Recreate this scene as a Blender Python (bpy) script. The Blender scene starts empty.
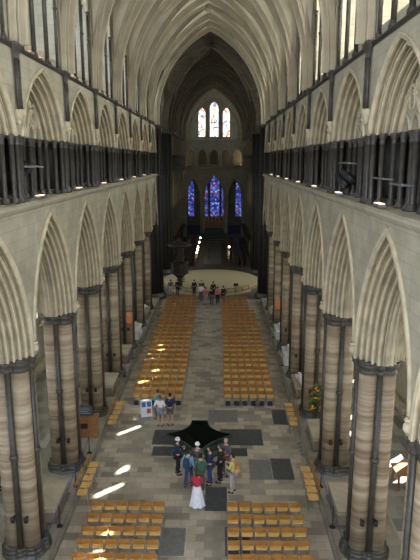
import bpy, bmesh, math, random
from math import sin, cos, pi, sqrt, asin, acos, atan2, radians as R
from mathutils import Vector, Matrix
random.seed(7)
S = bpy.context.scene
COL = S.collection

# ------------------------------------------------------------------ camera
FPX = 564.0
CX, CZ = 0.79, 13.55
PITCH = R(12.0)
cam = bpy.data.cameras.new('camera'); camo = bpy.data.objects.new('camera', cam); COL.objects.link(camo)
camo.location = (CX, 0, CZ); camo.rotation_euler = (R(90) - PITCH, 0, R(0.86))
cam.sensor_fit = 'VERTICAL'; cam.sensor_height = 24.0; cam.lens = 24.0 * FPX / 560.0
cam.clip_start = 0.05; cam.clip_end = 400
S.camera = camo

# ------------------------------------------------------------------ world, sun, west window, exposure
W = bpy.data.worlds.new('world'); S.world = W; W.use_nodes = True
bg = W.node_tree.nodes['Background']; bg.inputs[0].default_value = (0.62, 0.74, 1.0, 1); bg.inputs[1].default_value = 0.9
sd = bpy.data.lights.new('sun', 'SUN'); sd.energy = 22.0; sd.angle = R(0.6); sd.color = (1.0, 0.95, 0.86)
so = bpy.data.objects.new('sun', sd); COL.objects.link(so)
EL = R(56.3); AZ = (0.74, 0.67)
sdir = Vector((-AZ[0] * cos(EL), -AZ[1] * cos(EL), -sin(EL)))
so.rotation_euler = sdir.to_track_quat('-Z', 'Y').to_euler(); so.location = (40, 60, 60)
ad = bpy.data.lights.new('west_window_light', 'AREA'); ad.shape = 'RECTANGLE'; ad.size = 8.5; ad.size_y = 10
ad.energy = 750; ad.color = (0.97, 0.98, 1.0)
ao = bpy.data.objects.new('west_window_light', ad); COL.objects.link(ao)
ao.location = (0, -3.4, 17.5); ao.rotation_euler = (R(84), 0, 0)
S.view_settings.view_transform = 'Standard'; S.view_settings.look = 'None'
S.view_settings.exposure = 1.45; S.view_settings.gamma = 1.0
S.view_settings.use_curve_mapping = False

# ------------------------------------------------------------------ materials
def nm(name):
    m = bpy.data.materials.new(name); m.use_nodes = True
    nt = m.node_tree; b = nt.nodes['Principled BSDF']
    return m, nt, b
def plain(name, col, rough=0.6, metal=0.0, vary=0.12, scale=6.0, spec=0.4):
    m, nt, b = nm(name)
    n = nt.nodes.new('ShaderNodeTexNoise'); n.inputs['Scale'].default_value = scale; n.inputs['Detail'].default_value = 3
    g = nt.nodes.new('ShaderNodeNewGeometry'); nt.links.new(g.outputs['Position'], n.inputs['Vector'])
    r = nt.nodes.new('ShaderNodeValToRGB')
    r.color_ramp.elements[0].position = 0.3; r.color_ramp.elements[1].position = 0.7
    r.color_ramp.elements[0].color = (*[c * (1 - vary) for c in col], 1)
    r.color_ramp.elements[1].color = (*[min(1, c * (1 + vary)) for c in col], 1)
    nt.links.new(n.outputs['Fac'], r.inputs['Fac']); nt.links.new(r.outputs['Color'], b.inputs['Base Color'])
    b.inputs['Roughness'].default_value = rough; b.inputs['Metallic'].default_value = metal
    b.inputs['Specular IOR Level'].default_value = spec
    return m
def wallvec(nt, mode='side'):
    g = nt.nodes.new('ShaderNodeNewGeometry'); s = nt.nodes.new('ShaderNodeSeparateXYZ'); c = nt.nodes.new('ShaderNodeCombineXYZ')
    nt.links.new(g.outputs['Position'], s.inputs[0])
    if mode == 'side':
        a = nt.nodes.new('ShaderNodeMath'); a.operation = 'ADD'
        nt.links.new(s.outputs[0], a.inputs[0]); nt.links.new(s.outputs[1], a.inputs[1])
        nt.links.new(a.outputs[0], c.inputs[0]); nt.links.new(s.outputs[2], c.inputs[1])
    else:
        nt.links.new(s.outputs[0], c.inputs[0]); nt.links.new(s.outputs[1], c.inputs[1])
    return c.outputs[0], g.outputs['Position'], s
def masonry(name, c1, c2, cm, bw=0.62, bh=0.3, mortar=0.012, mode='side', stain=0.35, offset=0.5, rough=0.85, bias=0.0, bump=0.25):
    m, nt, b = nm(name)
    v, p, s = wallvec(nt, mode)
    br = nt.nodes.new('ShaderNodeTexBrick'); nt.links.new(v, br.inputs['Vector'])
    br.inputs['Scale'].default_value = 1.0; br.inputs['Brick Width'].default_value = bw; br.inputs['Row Height'].default_value = bh
    br.inputs['Mortar Size'].default_value = mortar; br.inputs['Bias'].default_value = bias; br.offset = offset
    br.inputs['Color1'].default_value = (*c1, 1); br.inputs['Color2'].default_value = (*c2, 1); br.inputs['Mortar'].default_value = (*cm, 1)
    n = nt.nodes.new('ShaderNodeTexNoise'); n.inputs['Scale'].default_value = 0.9; n.inputs['Detail'].default_value = 7; n.inputs['Roughness'].default_value = 0.65
    nt.links.new(p, n.inputs['Vector'])
    r = nt.nodes.new('ShaderNodeValToRGB'); r.color_ramp.elements[0].position = 0.3; r.color_ramp.elements[1].position = 0.68
    k = 1 - stain
    r.color_ramp.elements[0].color = (k, k * 0.98, k * 0.93, 1); r.color_ramp.elements[1].color = (1, 1, 1, 1)
    nt.links.new(n.outputs['Fac'], r.inputs['Fac'])
    mx = nt.nodes.new('ShaderNodeMix'); mx.data_type = 'RGBA'; mx.blend_type = 'MULTIPLY'; mx.inputs[0].default_value = 1.0
    nt.links.new(br.outputs['Color'], mx.inputs[6]); nt.links.new(r.outputs['Color'], mx.inputs[7])
    nt.links.new(mx.outputs[2], b.inputs['Base Color'])
    b.inputs['Roughness'].default_value = rough; b.inputs['Specular IOR Level'].default_value = 0.3
    bp = nt.nodes.new('ShaderNodeBump'); bp.inputs['Strength'].default_value = bump; bp.inputs['Distance'].default_value = 0.02
    nt.links.new(n.outputs['Fac'], bp.inputs['Height']); nt.links.new(bp.outputs['Normal'], b.inputs['Normal'])
    return m
def banded(name, c1, c2, c3):
    m, nt, b = nm(name)
    g = nt.nodes.new('ShaderNodeNewGeometry'); mp = nt.nodes.new('ShaderNodeMapping'); mp.inputs['Scale'].default_value = (0.25, 0.25, 4.2)
    nt.links.new(g.outputs['Position'], mp.inputs['Vector'])
    n = nt.nodes.new('ShaderNodeTexNoise'); n.inputs['Scale'].default_value = 1.0; n.inputs['Detail'].default_value = 5; n.inputs['Roughness'].default_value = 0.7
    nt.links.new(mp.outputs[0], n.inputs['Vector'])
    r = nt.nodes.new('ShaderNodeValToRGB'); e = r.color_ramp.elements
    e[0].position = 0.33; e[0].color = (*c1, 1); e[1].position = 0.66; e[1].color = (*c3, 1)
    x = e.new(0.5); x.color = (*c2, 1)
    nt.links.new(n.outputs['Fac'], r.inputs['Fac']); nt.links.new(r.outputs['Color'], b.inputs['Base Color'])
    b.inputs['Roughness'].default_value = 0.55; b.inputs['Specular IOR Level'].default_value = 0.4
    return m
def emis(name, col, st):
    m, nt, b = nm(name)
    b.inputs['Base Color'].default_value = (*col, 1); b.inputs['Emission Color'].default_value = (*col, 1); b.inputs['Emission Strength'].default_value = st
    return m
def glass_mat(name, col, st, tr=0.8):
    """pale leaded glass: lets the sun through and glows with the sky behind it"""
    m, nt, b = nm(name); nt.nodes.remove(b); out = nt.nodes['Material Output']
    v, p, s = wallvec(nt)
    br = nt.nodes.new('ShaderNodeTexBrick'); nt.links.new(v, br.inputs['Vector']); br.offset = 0
    br.inputs['Scale'].default_value = 1; br.inputs['Brick Width'].default_value = 0.16; br.inputs['Row Height'].default_value = 0.2
    br.inputs['Mortar Size'].default_value = 0.012
    br.inputs['Color1'].default_value = (*col, 1); br.inputs['Color2'].default_value = (*[c * 0.8 for c in col], 1); br.inputs['Mortar'].default_value = (0.02, 0.02, 0.02, 1)
    em = nt.nodes.new('ShaderNodeEmission'); em.inputs['Strength'].default_value = st
    nt.links.new(br.outputs['Color'], em.inputs['Color'])
    t = nt.nodes.new('ShaderNodeBsdfTransparent'); t.inputs[0].default_value = (tr, tr, tr, 1)
    a = nt.nodes.new('ShaderNodeAddShader'); nt.links.new(em.outputs[0], a.inputs[0]); nt.links.new(t.outputs[0], a.inputs[1])
    nt.links.new(a.outputs[0], out.inputs['Surface'])
    return m
def stained(name, stops, st, scale=5.0):
    m, nt, b = nm(name); nt.nodes.remove(b); out = nt.nodes['Material Output']
    v, p, s = wallvec(nt)
    vo = nt.nodes.new('ShaderNodeTexVoronoi'); vo.inputs['Scale'].default_value = scale; nt.links.new(v, vo.inputs['Vector'])
    sp = nt.nodes.new('ShaderNodeSeparateColor'); nt.links.new(vo.outputs['Color'], sp.inputs[0])
    r = nt.nodes.new('ShaderNodeValToRGB'); r.color_ramp.interpolation = 'CONSTANT'
    e = r.color_ramp.elements; e[0].position = 0; e[0].color = (*stops[0][1], 1); e[1].position = stops[1][0]; e[1].color = (*stops[1][1], 1)
    for q, c in stops[2:]:
        x = e.new(q); x.color = (*c, 1)
    nt.links.new(sp.outputs[0], r.inputs['Fac'])
    em = nt.nodes.new('ShaderNodeEmission'); em.inputs['Strength'].default_value = st
    nt.links.new(r.outputs['Color'], em.inputs['Color']); nt.links.new(em.outputs[0], out.inputs['Surface'])
    return m

M = {}
M['wall'] = masonry('limestone_ashlar', (0.49, 0.44, 0.315), (0.43, 0.39, 0.28), (0.37, 0.335, 0.24), 0.72, 0.34, 0.010, stain=0.3)
M['mould'] = plain('moulded_limestone', (0.48, 0.41, 0.265), 0.8, vary=0.2, scale=2.5)
M['rib'] = plain('vault_rib_stone', (0.38, 0.325, 0.215), 0.8, vary=0.12, scale=1.5)
M['web'] = plain('vault_plaster', (0.66, 0.60, 0.43), 0.9, vary=0.13, scale=0.8)
M['rib_in_shade'] = masonry('crossing_stone_in_shade', (0.125, 0.10, 0.065), (0.095, 0.078, 0.05), (0.05, 0.04, 0.03), 0.5, 0.3)  # stone coloured darker to carry the shade of the crossing
M['marble'] = plain('purbeck_marble', (0.050, 0.043, 0.031), 0.42, vary=0.35, scale=7, spec=0.5)
M['blackmarble_and_shade'] = plain('black_marble_and_shade', (0.028, 0.026, 0.022), 0.5, vary=0.3, spec=0.3)  # dark crossing marble; in the gallery cores it doubles as shade
M['core'] = banded('banded_pier_stone', (0.16, 0.11, 0.060), (0.30, 0.225, 0.135), (0.44, 0.365, 0.245))
M['oldfloor'] = masonry('paving', (0.56, 0.49, 0.375), (0.18, 0.165, 0.135), (0.30, 0.27, 0.215), 0.62, 0.42, 0.008, 'floor', 0.3, rough=0.42, bias=-0.25, bump=0.05)
M['aislefloor'] = masonry('aisle_paving', (0.42, 0.40, 0.34), (0.15, 0.15, 0.14), (0.2, 0.19, 0.16), 0.75, 0.75, 0.008, 'floor', 0.2, rough=0.4, bump=0.05)
M['plinth'] = masonry('plinth_stone', (0.31, 0.28, 0.215), (0.25, 0.225, 0.175), (0.18, 0.165, 0.13), 1.3, 0.6, 0.008, 'floor', 0.3)
M['ledger'] = plain('dark_ledger_stone', (0.075, 0.078, 0.075), 0.35, vary=0.25, scale=5)
M['ledgermid'] = plain('grey_ledger_stone', (0.17, 0.17, 0.15), 0.4, vary=0.2, scale=5)
M['ledgerpale'] = plain('worn_ledger_stone', (0.24, 0.225, 0.18), 0.45, vary=0.2, scale=4)
M['inlay'] = plain('brass_inlay_stone', (0.30, 0.28, 0.22), 0.45, vary=0.2, scale=8)
M['oak'] = plain('honey_varnished_beech', (0.34, 0.15, 0.03), 0.45, vary=0.2, scale=3.0)
M['oakseat'] = plain('golden_seat_beech', (0.68, 0.42, 0.13), 0.35, vary=0.15, scale=3.0)
M['chairmetal'] = plain('grey_chair_metal', (0.30, 0.29, 0.27), 0.4, metal=0.6)
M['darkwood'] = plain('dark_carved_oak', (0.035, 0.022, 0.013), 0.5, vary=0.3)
M['brownwood'] = plain('brown_oak', (0.25, 0.11, 0.04), 0.45, vary=0.2)
M['black'] = plain('matt_black', (0.012, 0.012, 0.013), 0.5)
M['blackgloss'] = plain('still_dark_water', (0.004, 0.007, 0.006), 0.04, vary=0.05, spec=0.6)
M['bronze'] = plain('green_patinated_bronze', (0.045, 0.085, 0.06), 0.4, metal=0.35, vary=0.3)
M['navy'] = plain('navy_cloth', (0.02, 0.03, 0.07), 0.9)
M['dais'] = plain('pale_dais_carpet', (0.50, 0.42, 0.24), 0.9, vary=0.06)
M['daisedge'] = plain('dais_edge', (0.34, 0.28, 0.17), 0.8, vary=0.06)
M['tomb'] = masonry('tomb_stone', (0.40, 0.34, 0.24), (0.34, 0.29, 0.20), (0.22, 0.19, 0.14), 0.9, 0.35, 0.01, stain=0.3)
M['chest'] = masonry('tomb_stone_in_shade', (0.24, 0.19, 0.125), (0.19, 0.15, 0.10), (0.10, 0.08, 0.06), 0.6, 0.5, 0.02, stain=0.3)  # chest sides coloured darker than the lid to stand for shade
M['alabaster'] = plain('white_alabaster', (0.55, 0.55, 0.52), 0.6, vary=0.1)
M['rope'] = plain('blue_rope', (0.04, 0.07, 0.20), 0.8)
M['steel'] = plain('steel', (0.40, 0.40, 0.40), 0.3, metal=0.8)
M['white'] = plain('white_board', (0.72, 0.74, 0.76), 0.6, vary=0.04)
M['blueprint'] = plain('blue_print', (0.05, 0.16, 0.38), 0.6)
M['orangeprint'] = plain('orange_print', (0.60, 0.20, 0.06), 0.6, vary=0.1)
M['redprint'] = plain('rust_print', (0.42, 0.11, 0.06), 0.6)
M['board'] = plain('slate_grey_board', (0.05, 0.06, 0.065), 0.6)
M['lettering'] = plain('pale_lettering', (0.35, 0.36, 0.36), 0.6)
M['leaf'] = plain('green_leaf', (0.07, 0.15, 0.03), 0.6, vary=0.3)
M['flower'] = plain('orange_petal', (0.75, 0.16, 0.03), 0.6, vary=0.3)
M['yflower'] = plain('yellow_petal', (0.75, 0.5, 0.05), 0.6)
M['skin'] = plain('skin', (0.52, 0.32, 0.22), 0.6, vary=0.04)
M['altarcloth'] = plain('green_altar_cloth', (0.06, 0.14, 0.11), 0.9)
M['gold'] = plain('gilded_reredos', (0.32, 0.19, 0.06), 0.45, metal=0.3, vary=0.4, scale=3)
M['carpet'] = plain('choir_floor', (0.17, 0.155, 0.125), 0.7, vary=0.15)
M['glass'] = glass_mat('clerestory_glass', (0.60, 0.71, 0.90), 4.0)
M['southglass'] = glass_mat('south_clerestory_glass', (0.80, 0.85, 0.88), 9.5)
M['aisleglass'] = glass_mat('aisle_glass', (0.80, 0.86, 0.90), 3.2, 0.7)
M['transeptglass'] = glass_mat('transept_glass', (0.85, 0.85, 0.78), 1.5, 0.7)
M['eastglass'] = stained('east_stained_glass', [(0, (1, 1, 1)), (0.38, (0.85, 0.93, 1.0)), (0.58, (0.75, 0.45, 0.2)), (0.68, (0.16, 0.25, 0.6)), (0.78, (0.55, 0.2, 0.12)), (0.86, (1, 0.95, 0.8))], 0.75, 3.0)
M['blueglass'] = stained('blue_stained_glass', [(0, (0.015, 0.03, 0.16)), (0.3, (0.04, 0.08, 0.42)), (0.55, (0.10, 0.06, 0.30)), (0.7, (0.10, 0.2, 0.65)), (0.84, (0.35, 0.5, 0.95)), (0.93, (0.5, 0.12, 0.12))], 0.33, 3.2)
M['warmlamp'] = emis('warm_lamp_face', (1.0, 0.62, 0.42), 1.3)
M['stall_lamp'] = emis('reading_lamp', (1.0, 0.9, 0.7), 6.0)

# ------------------------------------------------------------------ mesh helpers
class MB:
    def __init__(s): s.v = []; s.f = []; s.mi = []; s.cur = 0
    def add(s, vs, fs):
        o = len(s.v); s.v += [tuple(p) for p in vs]
        for f in fs: s.f.append(tuple(i + o for i in f)); s.mi.append(s.cur)
        return s
    def box(s, c, d, rz=0.0, taper=1.0, bev=0.0):
        hx, hy, hz = d[0] / 2, d[1] / 2, d[2] / 2
        vs = []
        if bev > 0:
            b = min(bev, hx * .9, hy * .9)
            ring = [(hx - b, -hy), (hx, -hy + b), (hx, hy - b), (hx - b, hy), (-hx + b, hy), (-hx, hy - b), (-hx, -hy + b), (-hx + b, -hy)]
            zs = [(-hz, 1), (hz - b * .6, 1), (hz, 1 - b / max(hx, hy))]
            for z, k in zs: vs += [(x * k, y * k, z) for x, y in ring]
            n = 8; fs = []
            for j in range(2):
                for i in range(n): fs.append((j * n + i, j * n + (i + 1) % n, (j + 1) * n + (i + 1) % n, (j + 1) * n + i))
            fs += [tuple(range(n - 1, -1, -1)), tuple(range(2 * n, 3 * n))]
        else:
            for z, k in ((-hz, 1), (hz, taper)):
                vs += [(-hx * k, -hy * k, z), (hx * k, -hy * k, z), (hx * k, hy * k, z), (-hx * k, hy * k, z)]
            fs = [(3, 2, 1, 0), (4, 5, 6, 7), (0, 1, 5, 4), (1, 2, 6, 5), (2, 3, 7, 6), (3, 0, 4, 7)]
        ca, sa = cos(rz), sin(rz)
        return s.add([(c[0] + x * ca - y * sa, c[1] + x * sa + y * ca, c[2] + z) for x, y, z in vs], fs)
    def tube(s, pts, r, n=8, cap=True):
        pts = [Vector(p) for p in pts]; rs = r if isinstance(r, (list, tuple)) else [r] * len(pts)
        vs = []; m = len(pts); up = None
        for i, p in enumerate(pts):
            t = (pts[min(i + 1, m - 1)] - pts[max(i - 1, 0)]).normalized()
            if up is None:
                a = Vector((0, 0, 1)) if abs(t.z) < 0.9 else Vector((1, 0, 0)); up = (a - t * a.dot(t)).normalized()
            else: up = (up - t * up.dot(t)).normalized()
            b = t.cross(up)
            for k in range(n):
                an = 2 * pi * k / n; vs.append(p + up * cos(an) * rs[i] + b * sin(an) * rs[i])
        fs = [(i * n + k, i * n + (k + 1) % n, (i + 1) * n + (k + 1) % n, (i + 1) * n + k) for i in range(m - 1) for k in range(n)]
        if cap: fs += [tuple(range(n - 1, -1, -1)), tuple(range((m - 1) * n, m * n))]
        return s.add(vs, fs)
    def lathe(s, c, prof, n=16, sx=1, sy=1):
        vs = []; m = len(prof)
        for r, z in prof: vs += [(c[0] + r * sx * cos(2 * pi * k / n), c[1] + r * sy * sin(2 * pi * k / n), c[2] + z) for k in range(n)]
        fs = [(i * n + k, i * n + (k + 1) % n, (i + 1) * n + (k + 1) % n, (i + 1) * n + k) for i in range(m - 1) for k in range(n)]
        fs += [tuple(range(n - 1, -1, -1)), tuple(range((m - 1) * n, m * n))]
        return s.add(vs, fs)
    def rings(s, rings, closed=True, caps=True):
        n = len(rings[0]); m = len(rings); vs = [p for r in rings for p in r]
        kk = range(n) if closed else range(n - 1)
        fs = [(i * n + k, i * n + (k + 1) % n, (i + 1) * n + (k + 1) % n, (i + 1) * n + k) for i in range(m - 1) for k in kk]
        if caps and closed: fs += [tuple(range(n - 1, -1, -1)), tuple(range((m - 1) * n, m * n))]
        return s.add(vs, fs)
    def ball(s, c, r, n=10, m=7, sc=(1, 1, 1)):
        prof = [(max(1e-4, sin(pi * i / m)), -cos(pi * i / m)) for i in range(m + 1)]
        return s.rings([[(c[0] + r * sc[0] * q * cos(2 * pi * k / n), c[1] + r * sc[1] * q * sin(2 * pi * k / n), c[2] + r * sc[2] * z) for k in range(n)] for q, z in prof])
    def extrude(s, poly, z0, z1):
        return s.rings([[(x, y, z0) for x, y in poly], [(x, y, z1) for x, y in poly]])
    def mesh(s, name, mats, smooth=False):
        me = bpy.data.meshes.new(name); me.from_pydata(s.v, [], s.f)
        for m in (mats if isinstance(mats, (list, tuple)) else [mats]): me.materials.append(m)
        if any(s.mi): me.polygons.foreach_set('material_index', s.mi)
        if smooth: me.shade_smooth()
        me.update(); return me
    def build(s, name, mats, parent=None, smooth=False, loc=(0, 0, 0), rz=0.0):
        return link(name, s.mesh(name, mats, smooth), parent, loc, rz)
def link(name, me, parent=None, loc=(0, 0, 0), rz=0.0):
    o = bpy.data.objects.new(name, me); COL.objects.link(o); o.parent = parent; o.location = loc; o.rotation_euler = (0, 0, rz)
    return o
def tag(o, label=None, cat=None, group=None, kind=None):
    if label: o['label'] = label
    if cat: o['category'] = cat
    if group: o['group'] = group
    if kind: o['kind'] = kind
    return o
def empty(name, loc=(0, 0, 0), rz=0.0, parent=None):
    o = bpy.data.objects.new(name, None); COL.objects.link(o); o.location = loc; o.rotation_euler = (0, 0, rz); o.parent = parent
    o.empty_display_size = 0.3
    return o
def kids(o): return [c for c in bpy.data.objects if c.parent == o]
def copy_tree(o, parts=None):
    """a copy of a thing with copies of its parts; parts lists them when already known"""
    r = o.copy(); COL.objects.link(r)
    for ch in (parts if parts is not None else kids(o)):
        c = ch.copy(); COL.objects.link(c); c.parent = r
    return r
def plate(name, outer, holes, thick, mat, parent, bevel=0.0):
    """a wall plate in local (u,v) with holes, thickness thick; returned mesh is in x=depth, y=u, z=v"""
    cu = bpy.data.curves.new(name, 'CURVE'); cu.dimensions = '2D'; cu.fill_mode = 'BOTH'; cu.extrude = thick / 2; cu.bevel_depth = bevel
    for pl in [outer] + holes:
        sp = cu.splines.new('POLY'); sp.points.add(len(pl) - 1); sp.use_cyclic_u = True
        for i, (a, b) in enumerate(pl): sp.points[i].co = (a, b, 0, 1)
    o = bpy.data.objects.new(name, cu); COL.objects.link(o)
    dg = bpy.context.evaluated_depsgraph_get(); me = bpy.data.meshes.new_from_object(o.evaluated_get(dg))
    bpy.data.objects.remove(o); bpy.data.curves.remove(cu)
    me.transform(Matrix(((0, 0, 1, 0), (1, 0, 0, 0), (0, 1, 0, 0), (0, 0, 0, 1))))
    me.name = name; me.materials.clear(); me.materials.append(mat)
    return me

# floor point seen at a pixel of the 420 x 560 frame, on the horizontal plane at height h
def F(x, y, h=0.0):
    k = CZ - h; d = FPX * k / (cos(PITCH) * (y - 160.0))
    return ((x - 218.5) * d / FPX + CX, (d - k * sin(PITCH)) / cos(PITCH))

# pointed arch: half span a, rise, centres dropped by e, inset dl; list of (u,z) left to right
def arch(a, rise, e=0.0, dl=0.0, n=14, z0=0.0):
    if e < 0:                                    # stilted: upright legs of height -e, then the arc
        h = rise + e; c = (h * h - a * a) / (2 * a); r = a + c - dl; t1 = acos(max(-1, min(1, c / r)))
        right = [(r - c, z0)] + [(r * cos(t1 * i / (n - 1)) - c, z0 - e + r * sin(t1 * i / (n - 1))) for i in range(n)]
        right[-1] = (0.0, right[-1][1])
        return [(-u, z) for u, z in right] + right[-2::-1]
    c = (rise * rise + 2 * rise * e - a * a) / (2 * a); r = sqrt(c * c + (rise + e) ** 2) - dl
    t0 = asin(min(1, e / r)); t1 = acos(max(-1, min(1, c / r)))
    right = [(r * cos(t0 + (t1 - t0) * i / n) - c, z0 + r * sin(t0 + (t1 - t0) * i / n) - e) for i in range(n + 1)]
    right[-1] = (0.0, right[-1][1])
    return [(-u, z) for u, z in right] + right[-2::-1]
def rolls(D, P, n, A=0.07, s=8):
    """moulding profile running from (0,0) to (inset D, depth P): n bold rolls, each followed by a fillet and a deep hollow"""
    L = sqrt(D * D + P * P); nx, ny = P / L, -D / L     # towards the viewer / opening
    out = []
    for k in range(n):
        pts = []
        for i in range(7): 
            an = pi - pi * i / 6; pts.append((.22 + .22 * cos(an), A * 1.3 * sin(an)))
        pts += [(.46, -A * 1.0), (.47, -A * 2.6), (.62, -A * 2.8), (.70, -A * 2.4), (.71, -A * .0), (.76, A * .3), (.82, A * .1), (.83, -A * 1.5), (.90, -A * 1.9), (.98, -A * 1.2)]
        for t, f in pts:
            q = (k + t) / n; f = f if abs(f) else 0
            out.append((q * D + nx * f, q * P + ny * f))
    out.append((D, P))
    return out
def moulded(mb, a, rise, e, z0, prof, X0, n=14, shift=0.0):
    """archivolt: prof is (inset, depth); depth goes +x from X0"""
    rings = []
    for dl, dp in prof:
        rings.append([(X0 + dp, u + shift, z) for u, z in arch(a, rise, e, dl, n, z0)])
    mb.rings(rings, closed=False, caps=False)

# ------------------------------------------------------------------ dimensions
BAY = 5.37; Y0 = 17.2
XW = 5.15; XB = 6.65; XM = 5.84                  # nave face, aisle face, middle of the arcade wall
ZCAP = 7.4; ZT = 12.28; ZC = 16.77; ZV = 25.25; ZTC = 14.25
NB0, NB1 = -2, 7                                 # piers -1..6, crossing pier 7
def PY(n): return Y0 + BAY * n

# ------------------------------------------------------------------ bay meshes, built once, right-hand side (x > 0), local y = 0 at the bay centre
def wall_with_arch(mb, X, a, rise, e, z0, ztop, dl=0.0, zbot=None, hb=BAY / 2, n=14, flip=False):
    pts = arch(a, rise, e, dl, n, z0)
    vs = [(X, u, z) for u, z in pts] + [(X, u, ztop) for u, z in pts]
    m = len(pts); fs = [(i, i + 1, m + i + 1, m + i) for i in range(m - 1)]
    mb.add(vs, fs)
    zb = z0 if zbot is None else zbot
    for s in (-1, 1):
        mb.add([(X, s * hb, zb), (X, s * pts[-1][0], zb), (X, s * pts[-1][0], ztop), (X, s * hb, ztop)], [(0, 1, 2, 3)])

def hood(mb, a, rise, e, z0, X, r=0.07, n=14):
    mb.tube([(X - 0.02, u, z) for u, z in arch(a, rise, e, 0, n, z0)], r, 6)

# arcade
AA, AR, AE = 2.60, 4.40, 0.0
mb = MB(); prof = rolls(0.80, 0.70, 5, 0.085, 8)
moulded(mb, AA, AR, AE, ZCAP, prof, XW, 14)
moulded(mb, AA, AR, AE, ZCAP, [(d, (XB - XW) - p) for d, p in prof][::-1], XW, 14)
hood(mb, AA + .02, AR + .03, AE, ZCAP, XW, 0.055)
ME_arc = mb.mesh('arch_moulding', M['mould'], True)
mb = MB()
wall_with_arch(mb, XW, AA, AR, AE, ZCAP, ZT)
wall_with_arch(mb, XB, AA, AR, AE, ZCAP, ZT)
# triforium
TA, TR, TE = 2.42, 2.28, 0.9
wall_with_arch(mb, XW, TA, TR, TE, ZTC, ZC)
# underside of the piece of wall above the triforium shafts
for s in (-1, 1):
    mb.box((XW + .5, s * (BAY / 2 - .13), (ZTC + ZC) / 2), (.98, .26, ZC - ZTC))
ME_wall = mb.mesh('bay_masonry', M['wall'])
mb = MB(); moulded(mb, TA, TR, TE, ZTC, rolls(0.62, 0.66, 4, 0.07, 8), XW, 12); hood(mb, TA, TR, TE, ZTC, XW, 0.05)
ME_tri = mb.mesh('gallery_arch_moulding', M['mould'], True)
# string courses
mb = MB()
def course(mb, z, h, proj, hb=BAY / 2):
    p = [(XW + .02, z - h * .6), (XW - proj * .5, z - h * .35), (XW - proj, z), (XW - proj, z + h * .25), (XW - proj * .7, z + h * .4), (XW + .02, z + h * .42)]
    mb.rings([[(x, -hb, zz) for x, zz in p], [(x, hb, zz) for x, zz in p]], closed=False)
course(mb, ZT - .12, 0.30, 0.17)
mb.add([(XW - .12, -BAY / 2, ZT), (XW - .12, BAY / 2, ZT), (XW + 1.9, BAY / 2, ZT), (XW + 1.9, -BAY / 2, ZT)], [(0, 1, 2, 3)])
ME_string = mb.mesh('gallery_string_course', M['wall'])
mb = MB(); course(mb, ZC - .02, 0.13, 0.10)
ME_string2 = mb.mesh('clerestory_string_course', M['marble'])
# gallery tracery plate: two sub-arches with paired lights and pierced roundels
def clip_arch_poly(a, rise, e, dl, z0, n=12):
    return arch(a, rise, e, dl, n, z0)
outer = clip_arch_poly(TA, TR, TE, 0.55, ZTC)
def foil(c, r, lobes=4, n=32, rot=0.0, amp=0.28):
    return [(c[0] + r * (1 - amp + amp * abs(cos(lobes * (t / n * 2 * pi + rot) / 2))) * cos(t / n * 2 * pi), c[1] + r * (1 - amp + amp * abs(cos(lobes * (t / n * 2 * pi + rot) / 2))) * sin(t / n * 2 * pi)) for t in range(n)]
holes = [foil((0, ZTC + 1.28), 0.27)]
for s in (-1, 1):
    for q in (-1, 1):
        holes.append([(s * .86 + q * .38 + u, z) for u, z in arch(.27, .42, 0, 0, 6, ZTC + .03)])
    holes.append(foil((s * .86, ZTC + .78), .15))
ME_plate = plate('tracery_plate', outer, holes, 0.18, M['wall'], None)
ME_plate.transform(Matrix.Translation((XW + .78, 0, 0)))
mb = MB()
for s in (-1, 1):
    for r_, a_, ri in ((.05, .84, 1.22), (.04, .74, 1.08)):
        mb.tube([(XW + .67, s * .86 + u, z) for u, z in arch(a_, ri, .1, 0, 10, ZTC)], r_, 6)
    for q in (-1, 1):
        mb.tube([(XW + .66, s * .86 + q * .38 + u, z) for u, z in arch(.33, .5, 0, 0, 6, ZTC)], .035, 6)
    mb.tube([(XW + .67, s * .86 + .2 * cos(t * pi / 8), ZTC + .78 + .2 * sin(t * pi / 8)) for t in range(17)], .03, 6)
for rr, rt in ((.34, .045), (.43, .03)):
    mb.tube([(XW + .66, rr * cos(t * pi / 12), ZTC + 1.28 + rr * sin(t * pi / 12)) for t in range(25)], rt, 6)
# carved leaf bosses between the roundels
for s in (-1, 1):
    for k in range(5):
        mb.ball((XW + .66, s * (.5 + .05 * (k % 2)) , ZTC + .95 + .08 * k), .06, 6, 4)
    for k in range(4): mb.ball((XW + .66, s * 1.45 + .04 * k * -s, ZTC + .72 + .08 * k), .055, 6, 4)
ME_trac = mb.mesh('tracery_moulding', M['mould'], True)

# vault profile
VA = 5.06; VB = BAY / 2
VE = -.7; VR = ZV - ZC + VE; VC = (VR * VR - VA * VA) / (2 * VA); VRad = VA + VC
def g(t): return ZC - VE + sqrt(max(0, VRad ** 2 - (t * VA + VC) ** 2))
ZST = ZC + 4.6
BC = ((ZV - ZST) ** 2 - VB * VB) / (2 * VB)
def gw(t):
    """wall rib, stilted: vertical to ZST, then a pointed arch"""
    return ZST + sqrt(max(0, (VB + BC) ** 2 - (t * VB + BC) ** 2))
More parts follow.
